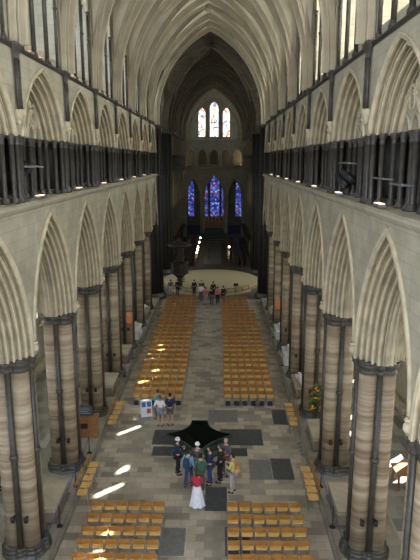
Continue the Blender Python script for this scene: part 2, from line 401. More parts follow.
# clerestory screen
lun = [(-VB, ZC - .1)] + [(VB * t / 10, gw(abs(t / 10)) + .25) for t in range(-10, 11)] + [(VB, ZC - .1)]
def lancet(u0, a, zs, rise, zb, n=8): return [(u0 - a, zb)] + [(u0 + u, z) for u, z in arch(a, rise, 0, 0, n, zs)] + [(u0 + a, zb)]
hin = [lancet(0, .58, 21.7, 1.1, ZC + .35), lancet(-1.38, .54, 20.1, 1.0, ZC + .35), lancet(1.38, .54, 20.1, 1.0, ZC + .35)]
ME_scr = plate('clerestory_screen', lun, hin, 0.34, M['wall'], None); ME_scr.transform(Matrix.Translation((XW + .22, 0, 0)))
rect = [(-VB, ZC - .5), (VB, ZC - .5), (VB, ZV + .5), (-VB, ZV + .5)]
hout = [lancet(0, .32, 21.4, .7, ZC + .6), lancet(-1.25, .32, 20.3, .65, ZC + .6), lancet(1.25, .32, 20.3, .65, ZC + .6)]
ME_out = plate('clerestory_outer_wall', rect, hout, 0.3, M['wall'], None); ME_out.transform(Matrix.Translation((XW + 1.35, 0, 0)))
ME_outblind = plate('clerestory_outer_wall', rect, [], 0.3, M['wall'], None); ME_outblind.transform(Matrix.Translation((XW + 1.35, 0, 0)))  # windowless wall, added on choir bays to keep the choir dark
mb = MB()
mb.add([(XW + .05, -VB, ZC), (XW + .05, VB, ZC), (XW + 1.25, VB, ZC + .3), (XW + 1.25, -VB, ZC + .3)], [(0, 1, 2, 3)])
for s in (-1, 1): mb.box((XW + .85, s * VB, 21), (.8, .5, 9.4))     # cross walls between the passage bays
ME_pass = mb.mesh('clerestory_passage', M['wall'])
mb = MB()
for u in (-1.98, -.71, .71, 1.98):
    for du in ((-.06, .06) if abs(u) < 1 else (0,)):
        top = 21.7 if abs(u) < 1 and du * u <= 0 else 20.0
        mb.tube([(XW + .0, u + du, ZC + .1), (XW + .0, u + du, top)], .055, 8)
        mb.lathe((XW, u + du, top), [(.055, -.12), (.09, -.02), (.11, .05)], 8)
        mb.lathe((XW, u + du, 18.9), [(.055, -.05), (.085, -.03), (.085, .03), (.055, .05)], 8)
        mb.lathe((XW, u + du, ZC + .12), [(.11, -.1), (.1, 0), (.06, .08)], 8)
ME_cshaft = mb.mesh('window_shaft', M['marble'], True)
mb = MB()
for h in hin:
    pts = h[1:-1]; mb.tube([(XW + .0, u, z) for u, z in pts], .06, 6)
ME_chood = mb.mesh('window_arch_moulding', M['mould'], True)
mb = MB()
for h in hout:
    a0, a1 = h[0][0], h[-1][0]; zt = max(p[1] for p in h)
    mb.add([(XW + 1.35, a0, ZC + .6), (XW + 1.35, a1, ZC + .6), (XW + 1.35, a1, zt), (XW + 1.35, a0, zt)], [(0, 1, 2, 3)])
ME_cglass = mb.mesh('pane', M['glass']); ME_cglass_s = mb.mesh('pane', M['southglass'])
# gallery back and roof over the aisle
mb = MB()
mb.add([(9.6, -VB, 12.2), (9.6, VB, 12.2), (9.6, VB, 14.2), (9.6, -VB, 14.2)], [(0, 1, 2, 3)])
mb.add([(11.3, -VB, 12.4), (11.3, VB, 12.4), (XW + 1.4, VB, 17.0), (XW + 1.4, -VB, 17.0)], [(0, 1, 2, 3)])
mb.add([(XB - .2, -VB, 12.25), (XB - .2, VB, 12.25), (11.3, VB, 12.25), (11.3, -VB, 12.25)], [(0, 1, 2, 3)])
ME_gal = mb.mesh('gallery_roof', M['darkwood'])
# vault webs
def web_mesh(a, b, zf, name, mat, cx=0.0, N=12, wf=None):
    vs = []; fs = []; idx = {}
    for i in range(-N, N + 1):
        for j in range(-N, N + 1):
            idx[i, j] = len(vs); t = min(abs(i), abs(j)) / N; z = zf(t)
            if wf and abs(i) > abs(j):
                tu = abs(j) / N; k_ = (abs(i) / N - tu) / (1 - tu); z = z + (wf(tu) - z) * k_ ** 1.3
            vs.append((cx + a * i / N, b * j / N, z))
    for i in range(-N, N):
        for j in range(-N, N):
            A_, B_, C_, D_ = idx[i, j], idx[i + 1, j], idx[i + 1, j + 1], idx[i, j + 1]
            if (i >= 0) == (j >= 0): fs += [(A_, B_, C_), (A_, C_, D_)]
            else: fs += [(A_, B_, D_), (B_, C_, D_)]
    m = MB(); m.add(vs, fs); return m.mesh(name, mat, True)
def ribsec(w, h, n=3):
    """open moulded section of a rib: (across, down)"""
    def arc_(cx_, cy_, r_, a0=pi, a1=0):
        return [(cx_ + r_ * cos(a0 + (a1 - a0) * k / 6), cy_ + r_ * sin(a0 + (a1 - a0) * k / 6)) for k in range(7)]
    pr = [(-w / 2, -.05)] + arc_(-w * .37, h * .25, w * .13) + [(-w * .22, h * .08), (-w * .15, h * .3)] + arc_(0, h * .78, w * .17, pi * 1.2, -pi * .2) + [(w * .15, h * .3), (w * .22, h * .08)] + arc_(w * .37, h * .25, w * .13) + [(w / 2, -.05)]
    return pr
def sweep_rib(mb, pts, B, sec):
    B = Vector(B).normalized(); pts = [Vector(p) for p in pts]; rings = []
    for i, p in enumerate(pts):
        t = (pts[min(i + 1, len(pts) - 1)] - pts[max(i - 1, 0)]).normalized(); nrm = B.cross(t).normalized()
        if nrm.z > 0 : nrm = -nrm
        if i == 0 or i == len(pts) - 1: pass
        rings.append([p + B * a + nrm * h for a, h in sec])
    mb.rings(rings, closed=False, caps=False)
def arcpts(a, b, zf, n=18):
    ts = [1 - (i / n) ** 1.5 for i in range(n + 1)]
    half = [(a * t, b * t, zf(t)) for t in ts]
    if zf(1) > ZC + .1 and abs(a) > 4: half = [(a, b, ZC + .02)] + half
    return half + [(-x, -y, z) for x, y, z in half[-2::-1]]
ME_web = web_mesh(VA, VB, g, 'vault_web', M['web'], N=16, wf=gw)
def fixn(pts, B, sec, mb):
    # split at apex so the normals point to the arch centre on both halves
    m = len(pts) // 2
    for half in (pts[:m + 1], pts[m:]):
        P_ = [Vector(p) for p in half]; rings = []; Bv = Vector(B).normalized()
        mid = Vector((0, 0, 0)); 
        for i, p in enumerate(P_):
            t = (P_[min(i + 1, len(P_) - 1)] - P_[max(i - 1, 0)]).normalized(); nr = Bv.cross(t).normalized()
            cen = Vector((pts[m][0], pts[m][1], pts[m][2] - 7.5)) if abs(pts[m][2]) > 0 else mid
            if nr.dot(cen - p) < 0: nr = -nr
            rings.append([p + Bv * a - nr * .06 + nr * h for a, h in sec])
        mb.rings(rings, closed=False, caps=False)
mb = MB(); fixn([(x, 0, z) for x, y, z in arcpts(VA, 0, g)], (0, 1, 0), ribsec(.38, .50), mb)
ME_trib = mb.mesh('transverse_rib', M['rib'], True)
mb = MB()
for s in (-1, 1):
    pts = arcpts(VA, VB * s, g); fixn(pts, (-VB * s, VA, 0), ribsec(.20, .30), mb)
ME_drib = mb.mesh('diagonal_rib', M['rib'], True)
mb = MB(); mb.lathe((0, 0, ZV - .55), [(.05, 0), (.26, .06), (.32, .18), (.26, .3), (.3, .5)], 12)
ME_boss = mb.mesh('roof_boss', M['rib'], True)
mb = MB(); pts = [(XW - .03, VB * (t / 12) * .97, gw(abs(t / 12))) for t in range(-12, 13)]; pts = [(XW - .03, -VB * .97, ZC + .1)] + pts + [(XW - .03, VB * .97, ZC + .1)]
fixn(pts, (1, 0, 0), ribsec(.18, .20), mb)
ME_wrib = mb.mesh('wall_rib', M['rib'], True)

# ------------------------------------------------------------------ setting: floor, walls, ceiling
def struct(o): o['kind'] = 'structure'; return o
mb = MB(); mb.add([(-7.05, -4, 0), (7.05, -4, 0), (7.05, 54.6, 0), (-7.05, 54.6, 0)], [(0, 1, 2, 3)])
fl = struct(mb.build('floor', M['oldfloor']))
mb = MB()
for s in (-1, 1): mb.add([(s * 7.05, -4, 0), (s * 11.2, -4, 0), (s * 11.2, 54.6, 0), (s * 7.05, 54.6, 0)], [(0, 1, 2, 3)])
mb.build('floor_aisles', M['aislefloor'], fl)
mb = MB(); mb.add([(-20.2, 54.6, 0), (20.2, 54.6, 0), (20.2, 68, 0), (-20.2, 68, 0), (-11.2, 68, 0), (11.2, 68, 0), (11.2, 126, 0), (-11.2, 126, 0)], [(0, 1, 2, 3), (4, 5, 6, 7)])
mb.build('floor_crossing', M['carpet'], fl)
walls = {}
for side, rz in (('right', 0.0), ('left', pi)):
    w = struct(empty('wall_' + side)); walls[side] = w
    def put(me, y, nm_=None):
        return link(nm_ or me.name.split('.')[0], me, w, (0, y, 0), rz)
    bays = [(PY(n) + BAY / 2, True) for n in range(NB0, NB1)] + [(68.7 + BAY / 2 + BAY * k, k >= 5) for k in range(6)]
    for yb, lit in bays:
        for me in (ME_wall, ME_arc, ME_tri, ME_string, ME_string2, ME_plate, ME_trac, ME_scr, ME_pass, ME_gal, ME_cshaft, ME_chood, ME_wrib):
            put(me, yb)
        put(ME_out if lit else ME_outblind, yb, 'clerestory_outer_wall')
# glazed clerestory windows
wn = 0
for side, rz in (('right', 0.0), ('left', pi)):
    for n in range(NB0, NB1):
        wn += 1; wo = struct(link('window_%d' % wn, ME_cglass_s if side == 'right' else ME_cglass, None, (0, PY(n) + BAY / 2, 0), rz))
for rz in (0.0, pi):
    for k in (5,):
        wn += 1; struct(link('window_%d' % wn, ME_cglass, None, (0, 68.7 + BAY / 2 + BAY * k, 0), rz))
ceil = struct(empty('ceiling'))
for n in range(NB0, NB1):
    for me in (ME_web, ME_drib, ME_boss): link(me.name, me, ceil, (0, PY(n) + BAY / 2, 0))
    link('transverse_rib', ME_trib, ceil, (0, PY(n), 0))
link('transverse_rib', ME_trib, ceil, (0, PY(NB1) - .75, 0))
for k in range(6):
    for me in (ME_web, ME_drib): link(me.name, me, ceil, (0, 68.7 + BAY / 2 + BAY * k, 0))
    link('transverse_rib', ME_trib, ceil, (0, 68.7 + BAY * k, 0))
# crossing vault
me = web_mesh(VA, 6.75, g, 'crossing_web', M['rib_in_shade']); link('crossing_web', me, ceil, (0, 61.6, 0))
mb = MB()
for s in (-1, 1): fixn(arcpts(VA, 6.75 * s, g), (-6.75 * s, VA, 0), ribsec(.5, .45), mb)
mb.build('crossing_rib', M['rib_in_shade'], ceil, True, (0, 61.6, 0))
# outer roof keeps the sky out
mb = MB(); mb.box((0, 48, 26.6), (14.6, 114, .3)); mb.box((0, 61.2, 26.5), (42, 16, .5)); mb.build('roof', M['darkwood'], ceil)

# aisle: outer wall, windows, vault
AXO = 11.1
hb = BAY / 2
aout = [(-hb, 0), (hb, 0), (hb, 12.4), (-hb, 12.4)]
ah = [lancet(-.72, .42, 8.0, .9, 3.4), lancet(.72, .42, 8.0, .9, 3.4)]
ME_aw = plate('aisle_wall', aout, ah, 0.5, M['wall'], None); ME_aw.transform(Matrix.Translation((AXO + .25, 0, 0)))
mb = MB()
for h in ah:
    mb.add([(AXO + .35, h[0][0], 3.4), (AXO + .35, h[-1][0], 3.4), (AXO + .35, h[-1][0], 8.95), (AXO + .35, h[0][0], 8.95)], [(0, 1, 2, 3)])
ME_ag = mb.mesh('pane', M['aisleglass'])
mb = MB()
for u in (-1.25, 0, 1.25):
    mb.tube([(AXO - .03, u, 2.9), (AXO - .03, u, 8.0)], .06, 8); mb.lathe((AXO - .03, u, 8.0), [(.06, -.12), (.12, .05)], 8)
for s in (-1, 1): mb.tube([(AXO - .03, s * .65 + u, z) for u, z in arch(.6, 1.1, 0, 0, 8, 8.0)], .07, 6)
mb.box((AXO - .06, 0, 2.8), (.2, BAY, .16)); mb.box((AXO - .2, 0, .25), (.5, BAY, .5))
mb.tube([(AXO - .06, hb, .4), (AXO - .06, hb, 7.4)], .16, 10); mb.lathe((AXO - .06, hb, 7.4), [(.16, -.25), (.26, .0)], 10)
ME_ashaft = mb.mesh('wall_shaft', M['mould'], True)
def ga(t): return ZCAP + sqrt(max(0, 4.85 ** 2 - (2.05 * t + 1.15) ** 2)) - sqrt(4.85 ** 2 - 3.2 ** 2)
ME_av = web_mesh(2.05, hb, ga, 'aisle_vault', M['web'], 9.07, 8)
mb = MB()
for s in (-1, 1): fixn([(9.07 + x, y, z) for x, y, z in arcpts(2.05, hb * s, ga, 8)], (-hb * s, 2.05, 0), ribsec(.26, .24), mb)
fixn([(9.07 + x, hb, z) for x, y, z in arcpts(2.05, 0, ga, 8)], (0, 1, 0), ribsec(.3, .28), mb)
ME_avr = mb.mesh('aisle_vault_rib', M['rib'], True)
for side, rz in (('right', 0.0), ('left', pi)):
    w = struct(empty('wall_aisle_' + side))
    for n in range(NB0, NB1):
        yb = PY(n) + hb
        for me in (ME_aw, ME_ashaft, ME_av, ME_avr): link(me.name, me, w, (0, yb, 0), rz)
        wn += 1; struct(link('window_%d' % wn, ME_ag, None, (0, yb, 0), rz))
    # choir aisle side, closed
    mb = MB(); mb.box((AXO + .25, 97, 6.2), (.5, 58, 12.4)); mb.box((9.2, 86, 12), (4.4, 36, .2)); mb.build('choir_aisle_wall', M['wall'], w, loc=(0, 0, 0)) if side == 'right' else None
    if side == 'left':
        mb = MB(); mb.box((-AXO - .25, 97, 6.2), (.5, 58, 12.4)); mb.box((-9.2, 86, 12), (4.4, 36, .2)); mb.build('choir_aisle_wall', M['wall'], w)
# transepts
for side, s in (('transept_right', 1), ('transept_left', -1)):
    mb = MB(); mb.box((s * 20.3, 55.0, 13), (.4, 2.6, 26.5)); mb.box((s * 20.3, 67.2, 13), (.4, 2.6, 26.5)); mb.box((s * 20.3, 61.1, 2), (.4, 10, 4)); mb.box((s * 20.3, 61.1, 24.5), (.4, 10, 4)); mb.box((s * 20.3, 59.6, 13), (.4, .7, 20)); mb.box((s * 20.3, 62.8, 13), (.4, .7, 20))
    for y in (54.5, 68.3):
        mb.box((s * 15.6, y, 13), (9.0, .4, 26.5)); mb.box((s * 9.2, y, 19.5), (4.2, .4, 14.6))
    struct(mb.build('wall_' + side, M['wall']))
    wn += 1; mb = MB(); mb.add([(s * 20.25, 56.3, 4), (s * 20.25, 66.0, 4), (s * 20.25, 66.0, 22.6), (s * 20.25, 56.3, 22.6)], [(0, 1, 2, 3)]); struct(mb.build('window_%d' % wn, M['transeptglass']))
# plinths under the arcades
for side, s in (('left', -1), ('right', 1)):
    mb = MB(); mb.box((s * 6.1, 26, .2), (2.3, 55, .4)); mb.box((s * 6.1, 26, .09), (2.5, 55.2, .18))
    struct(mb.build('trim_' + side, M['plinth']))

ORD = ['first', 'second', 'third', 'fourth', 'fifth', 'sixth', 'seventh', 'eighth', 'ninth', 'tenth', 'eleventh', 'twelfth', 'thirteenth', 'fourteenth', 'fifteenth', 'sixteenth', 'seventeenth', 'eighteenth', 'nineteenth', 'twentieth', 'twenty-first', 'twenty-second', 'twenty-third', 'twenty-fourth']
# ------------------------------------------------------------------ arcade piers
def lobes(scale=1.0, n=14, off=.28, r=.30, cr=0.0):
    """four round lobes on the diagonals"""
    out = []
    for q in range(4):
        a0 = pi / 4 + q * pi / 2
        for i in range(n):
            an = a0 - R(95) + R(190) * i / (n - 1)
            out.append(((off * sqrt(2) * cos(a0) + r * cos(an)) * scale, (off * sqrt(2) * sin(a0) + r * sin(an)) * scale))
    return out
def round8(rad, amp=0.06, n=96):
    return [((rad + amp * abs(cos(4 * t / n * 2 * pi))) * cos(t / n * 2 * pi), (rad + amp * abs(cos(4 * t / n * 2 * pi))) * sin(t / n * 2 * pi)) for t in range(n)]
ZP = .40
mb = MB(); L = lobes(); mb.rings([[(x, y, z) for x, y in L] for z in (.75, ZCAP - .45)])
ME_core = mb.mesh('banded_core', M['core'], True)
mb = MB(); mb.tube([(0, 0, .72), (0, 0, ZCAP - .3)], .095, 14)
for z in (4.1,): mb.lathe((0, 0, z), [(.105, -.09), (.14, -.05), (.15, 0), (.14, .05), (.105, .09)], 14)
ME_shaft = mb.mesh('marble_shaft', M['marble'], True)
mb = MB()
for sc, z in ((.86, ZCAP - .5), (.93, ZCAP - .47), (.9, ZCAP - .4), (.9, ZCAP - .34), (1.02, ZCAP - .2), (1.07, ZCAP - .12), (1.04, ZCAP - .08), (1.12, ZCAP - .05), (1.12, ZCAP + .03)):
    pass
def eight(k):
    """outline of the eight-shafted pier: lobes and shafts, k scales it outward"""
    out = []
    for i in range(96):
        an = 2 * pi * i / 96; best = 0; dx, dy = cos(an), sin(an)
        for q in range(8):
            a0 = q * pi / 4
            cx_, r_ = (.56, .11) if q % 2 == 0 else (.396, .30)
            px_, py_ = cx_ * cos(a0), cx_ * sin(a0); b_ = dx * px_ + dy * py_; d_ = r_ * r_ - (px_ * px_ + py_ * py_ - b_ * b_)
            if d_ > 0: best = max(best, b_ + sqrt(d_))
        out.append((dx * (best + k), dy * (best + k)))
    return out
mb.rings([[(x, y, z) for x, y in eight(k)] for k, z in ((-.02, ZCAP - .40), (.03, ZCAP - .38), (-.0, ZCAP - .33), (.0, ZCAP - .26), (.06, ZCAP - .16), (.09, ZCAP - .12), (.04, ZCAP - .09), (.10, ZCAP - .05), (.10, ZCAP + .02))])
ME_cap = mb.mesh('capital', M['marble'], True)
mb = MB(); mb.rings([[(x, y, z) for x, y in o] for o, z in ((round8(.82, .03), .0), (round8(.82, .03), ZP + .08), (eight(.1), ZP + .1), (eight(.12), ZP + .15), (eight(.12), ZP + .19), (eight(.08), ZP + .23), (eight(.06), ZP + .27), (eight(.09), ZP + .31), (eight(.08), ZP + .35), (eight(-.02), ZP + .38))])
ME_base = mb.mesh('moulded_base', M['marble'], True)
proto = None
where = ['with its foot beside the %s tomb chest', ]
for s, side in ((-1, 'left'), (1, 'right')):
    for n in range(-1, NB1):
        p = empty('arcade_pier', (s * XM, PY(n), 0))
        link('banded_core', ME_core, p); link('capital', ME_cap, p); link('moulded_base', ME_base, p)
        for k in range(4):
            a = k * pi / 2; link('marble_shaft', ME_shaft, p, (.56 * cos(a), .56 * sin(a), 0))
            if n <= 3:
                pass
        i = n + 1
        if n == -1: lab = 'closest banded pier, cut off by the %s edge, dark capital low in view' % side
        elif n == 0: lab = 'large banded stone pier with dark shafts, nearest whole one on the %s' % side
        else: lab = 'banded stone pier with dark marble shafts in %s arcade, %s beyond the large nearest one' % (side, ORD[n - 1])
        tag(p, lab, 'pier', 'piers of the %s arcade' % side)
# carved stops where the arch hoods meet
mb = MB(); mb.ball((0, 0, 0), .13, 10, 7, (1, .9, 1.15)); mb.ball((-.08, 0, -.02), .05, 8, 5); mb.lathe((0, 0, .12), [(.08, 0), (.11, .05), (.11, .1)], 8)
for q in (-1, 1): mb.ball((-.07, q * .05, .04), .03, 6, 4)
ME_stop = mb.mesh('carved_head_stop', M['mould'], True)
for s, side in ((-1, 'left'), (1, 'right')):
    for n in range(-1, NB1):
        o = link('carved_head_stop', ME_stop, None, (s * (XW - .06), PY(n), ZCAP + .25), 0 if s > 0 else pi)
        tag(o, 'small carved head where arch hoods meet above the %s %s pier' % (ORD[n + 1], side), 'carved head', 'carved heads over the arcade capitals')

# loudspeakers strapped to the piers
mb = MB(); mb.lathe((0, 0, -.11), [(.05, 0), (.075, .03), (.075, .17), (.05, .2)], 12); ME_spk = mb.mesh('speaker_body', M['black'], True)
mb = MB(); mb.box((.13, 0, 0), (.16, .05, .05)); ME_brk = mb.mesh('wall_bracket', M['black'])
for s, side in ((-1, 'left'), (1, 'right')):
    for n in range(0, 5):
        for q in (-1, 1):
            an = (-pi / 2 + s * -.0) ; dx = q * .30 - s * .30
            t = empty('loudspeaker', (s * XM + (-s) * (.10 + q * .22), PY(n) - .76, 1.95), -pi / 2 + pi)
            link('speaker_body', ME_spk, t); link('wall_bracket', ME_brk, t)
            tag(t, 'small black loudspeaker on the %s whole %s pier, its %s one' % (ORD[n], side, 'inner' if q > 0 else 'outer'), 'loudspeaker', 'loudspeakers on the piers')

# ------------------------------------------------------------------ gallery shafts and wall shafts
def colonnette_mesh(h, r):
    mb = MB(); mb.lathe((0, 0, 0), [(r * 2.0, 0), (r * 2.0, .06), (r * 1.6, .08), (r * 1.75, .12), (r * 1.1, .17), (r, .2), (r, h - .26), (r * 1.35, h - .25), (r * 1.0, h - .2), (r * 1.15, h - .13), (r * 1.55, h - .06), (r * 1.7, h), (r * 1.7, h + .03)], 12)
    return mb.mesh('colonnette', M['marble'], True)
HT = ZTC - ZT
ME_col = colonnette_mesh(HT, .075); ME_colbig = colonnette_mesh(HT, .085)
mb = MB(); mb.tube([(0, 0, .15), (0, 0, HT)], .2, 10); ME_pcore = mb.mesh('shaft_core', M['blackmarble_and_shade'], True)  # near-black core paints shade into the gaps between shafts
for s, side in ((-1, 'left'), (1, 'right')):
    for n in range(-1, NB1 + 1):
        if n < NB1:
            c = empty('gallery_pier', (s * (XW + .42), PY(n), ZT), 0 if s > 0 else pi)
            for (x, y) in ((-.34, .0), (-.30, -.36), (-.30, .36), (-.14, -.70), (-.14, .70), (.10, -1.0), (.10, 1.0)):
                link('colonnette', ME_col, c, (x, y, 0))
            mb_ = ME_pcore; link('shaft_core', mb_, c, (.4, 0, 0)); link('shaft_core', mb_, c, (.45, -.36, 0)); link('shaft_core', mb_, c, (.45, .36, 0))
            tag(c, 'cluster of dark marble gallery shafts above the %s %s arcade pier' % (ORD[n + 1], side), 'column cluster', 'shaft clusters of the %s gallery' % side)
        if n < NB1:
            yb = PY(n) + BAY / 2
            c = empty('gallery_column_group', (s * (XW + .72), yb, ZT), 0 if s > 0 else pi)
            for (x, y) in ((-.2, -.13), (-.2, .13), (.05, -.2), (.05, .2)): link('colonnette', ME_colbig, c, (x, y, 0))
            tag(c, 'group of four dark shafts at the middle of the %s %s gallery arch' % (ORD[n + 1], side), 'column cluster', 'middle shaft groups of the %s gallery' % side)
            for q, nm2 in ((-1, 'near'), (1, 'far')):
                c = empty('gallery_column', (s * (XW + .62), yb + q * .88, ZT))
                link('colonnette', ME_col, c, (-s * .1, 0, 0)); link('colonnette', ME_col, c, (s * .14, 0, 0))
                tag(c, 'slim pair of dark shafts in the %s half of the %s %s gallery arch' % (nm2, ORD[n + 1], side), 'column', 'slim shafts of the %s gallery' % side)
mb = MB()
for q in (-1, 1): mb.tube([(-.05, q * .10, 15.0), (-.05, q * .10, ZC - .3)], .06, 8)
ME_ws = mb.mesh('marble_shaft', M['marble'], True)
mb = MB(); mb.rings([[(-.0 - w_ * .5 * (1 - abs(2 * t / 10 - 1) ** 3) - .03, (t / 5 - 1) * w_, z) for t in range(11)] for w_, z in ((.17, ZC - .38), (.2, ZC - .34), (.17, ZC - .28), (.26, ZC - .12), (.36, ZC), (.36, ZC + .07))], closed=False)
mb.box((.0, 0, ZC + .02), (.3, .6, .12)); ME_wcap = mb.mesh('capital', M['marble'], True)
mb = MB(); mb.lathe((0, 0, 14.45), [(.03, .12), (.09, .2), (.08, .26), (.13, .38), (.17, .48), (.17, .56)], 10)
for k in range(6): mb.ball((-.11 * cos(k), .11 * sin(k * 1.3), 14.7 + .05 * k), .05, 6, 4)
ME_wcor = mb.mesh('carved_corbel', M['mould'], True)
for s, side in ((-1, 'left'), (1, 'right')):
    for n in range(-1, NB1):
        c = empty('vaulting_shaft', (s * (XW - .04), PY(n), 0), 0 if s > 0 else pi)
        link('marble_shaft', ME_ws, c); link('capital', ME_wcap, c); link('carved_corbel', ME_wcor, c)
        tag(c, 'dark vaulting shaft on carved corbel between the %s and %s bays, %s wall' % (ORD[n + 1], ORD[n + 2], side), 'wall shaft', 'vaulting shafts')

# ------------------------------------------------------------------ crossing piers and arches
for s, side in ((-1, 'left'), (1, 'right')):
    for y, which in ((55.5, 'nave side'), (68.0, 'choir side')):
        c = empty('crossing_pier', (s * 6.2, y, 0))
        mb = MB(); mb.rings([[(x * 1.12, yy * 1.12, z) for x, yy in lobes(1.78)] for z in (.5, ZC)]); mb.build('shaft_core', M['blackmarble_and_shade'], c, True)
        for k in range(16):
            a = 2 * pi * k / 16; m2 = MB(); m2.tube([(1.35 * cos(a), 1.35 * sin(a), .5), (1.35 * cos(a), 1.35 * sin(a), ZC - .2)], .13, 8)
            for z in (6, 12): m2.lathe((1.35 * cos(a), 1.35 * sin(a), z), [(.13, -.1), (.19, 0), (.13, .1)], 8)
            m2.build('marble_shaft', M['blackmarble_and_shade'], c, True)
        mb = MB(); mb.lathe((0, 0, 0), [(1.75, 0), (1.75, .35), (1.6, .4), (1.65, .5), (1.5, .6)], 24); mb.build('moulded_base', M['marble'], c, True)
        mb = MB(); mb.lathe((0, 0, ZC - .3), [(1.45, 0), (1.6, .2), (1.7, .3)], 24); mb.build('capital', M['marble'], c, True)
        tag(c, 'tall dark clustered marble pier at the crossing, %s, %s of the dais' % (which, side), 'pier', 'crossing piers')
# great crossing arches (moulded, spanning the nave)
cr = struct(empty('wall_crossing_arches'))
for y0, ins, rise, mt in ((54.3, .45, .1, 'rib_in_shade'), (67.1, 1.0, -.9, 'rib_in_shade'), (86.5, .5, -.2, 'mould'), (99.4, .8, -.3, 'mould')):
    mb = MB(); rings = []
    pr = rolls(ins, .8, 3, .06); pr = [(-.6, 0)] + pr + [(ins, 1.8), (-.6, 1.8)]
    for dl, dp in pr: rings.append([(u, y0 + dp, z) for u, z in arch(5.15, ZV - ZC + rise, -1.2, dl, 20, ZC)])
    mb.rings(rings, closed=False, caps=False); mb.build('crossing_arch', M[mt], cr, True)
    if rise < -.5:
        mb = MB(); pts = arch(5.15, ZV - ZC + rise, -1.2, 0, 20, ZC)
        mb.add([(u, y0 + .1, z) for u, z in pts] + [(u, y0 + .1, 26.4) for u, z in pts], [(i, i + 1, len(pts) + i + 1, len(pts) + i) for i in range(len(pts) - 1)]); mb.build('spandrel_wall', M['rib_in_shade'], cr)

# ------------------------------------------------------------------ east end
YE = 101.0
we = struct(empty('wall_back'))
def east_plate(name, outer, holes, th, y, mat):
    me = plate(name, outer, holes, th, mat, None); me.transform(Matrix.Rotation(-pi / 2, 4, 'Z') @ Matrix.Scale(1, 4)); me.transform(Matrix.Translation((0, y, 0)))
    return link(name, me, we)
rectE = [(-11.5, -.2), (11.5, -.2), (11.5, 27), (-11.5, 27)]
lows = [[(-1.75, 0.3)] + [(u, z) for u, z in arch(1.75, 3.6, 0, 0, 10, 7.4)] + [(1.75, .3)]]
for s in (-1, 1):
    lows.append([(s * 3.65 - 1.25, .3)] + [(s * 3.65 + u, z) for u, z in arch(1.25, 3.2, 0, 0, 10, 7.2)] + [(s * 3.65 + 1.25, .3)])
tri = []
for k in range(5):
    u0 = -4.1 + 2.05 * k; tri.append([(u0 - .8, 12.4)] + [(u0 + u, z) for u, z in arch(.8, 1.2, 0, 0, 8, 14.3)] + [(u0 + .8, 12.4)])
eh = [lancet(0, .82, 22.2, 1.2, 17.5), lancet(-2.1, .68, 21.4, 1.0, 17.5), lancet(2.1, .68, 21.4, 1.0, 17.5)]
east_plate('end_wall', rectE, lows + tri + eh, .9, YE, M['wall'])
mb = MB()
for h in lows + tri + eh:
    mb.tube([(u, YE - .47, z) for u, z in h[1:-1]], .12, 8)
    for u in (h[0][0], h[-1][0]): mb.tube([(u, YE - .47, h[0][1]), (u, YE - .47, h[1][1])], .1, 8)
mb.box((0, YE - .5, 12.2), (10.3, .25, .25)); mb.box((0, YE - .5, 17.0), (10.3, .25, .25))
mb.build('end_wall_moulding', M['mould'], we, True)
mb = MB(); mb.box((0, YE + 3.2, 14.4), (13, .2, 4.8)); mb.box((0, YE + 1.9, 12.2), (13, 2.8, .2)); mb.box((0, YE + 1.9, 16.6), (13, 2.8, .2)); mb.build('gallery_back', M['rib_in_shade'], we)  # dark colour paints the shade inside the gallery arches
def glass_e(holes, y, mat):
    global wn
    for h in holes:
        wn += 1; m_ = MB(); m_.add([(p[0], y, p[1]) for p in h], [tuple(range(len(h)))])
        fr = m_.build('window_%d' % wn, mat); struct(fr)
        b = MB(); a0, a1 = h[0][0], h[-1][0]; zt = max(p[1] for p in h); z = h[0][1] + .8
        while z < zt - .3: b.box(((a0 + a1) / 2, y - .04, z), (a1 - a0, .05, .05)); z += .8
        b.box(((a0 + a1) / 2, y - .04, (h[0][1] + zt) / 2), (.05, .05, zt - h[0][1]))
        b.build('glazing_bar', M['black'], fr)
glass_e(eh, YE + .1, M['eastglass'])
# chapel beyond with blue glass
YB = 120.0
bh = [lancet(0, .95, 8.9, 1.9, 1.9), lancet(-2.05, .62, 7.4, 1.4, 1.9), lancet(2.05, .62, 7.4, 1.4, 1.9), lancet(-5.0, .62, 8.2, 1.4, 1.9), lancet(5.0, .62, 8.2, 1.4, 1.9)]
rectB = [(-11.5, -.2), (11.5, -.2), (11.5, 12.4), (-11.5, 12.4)]
me = plate('chapel_wall', rectB, bh, .6, M['wall'], None); me.transform(Matrix.Rotation(-pi / 2, 4, 'Z')); me.transform(Matrix.Translation((0, YB, 0))); link('chapel_wall', me, we)
glass_e(bh, YB + .05, M['blueglass'])
mb = MB(); mb.box((0, 110.8, 12.6), (23, 20, .3)); mb.build('chapel_vault', M['wall'], we)

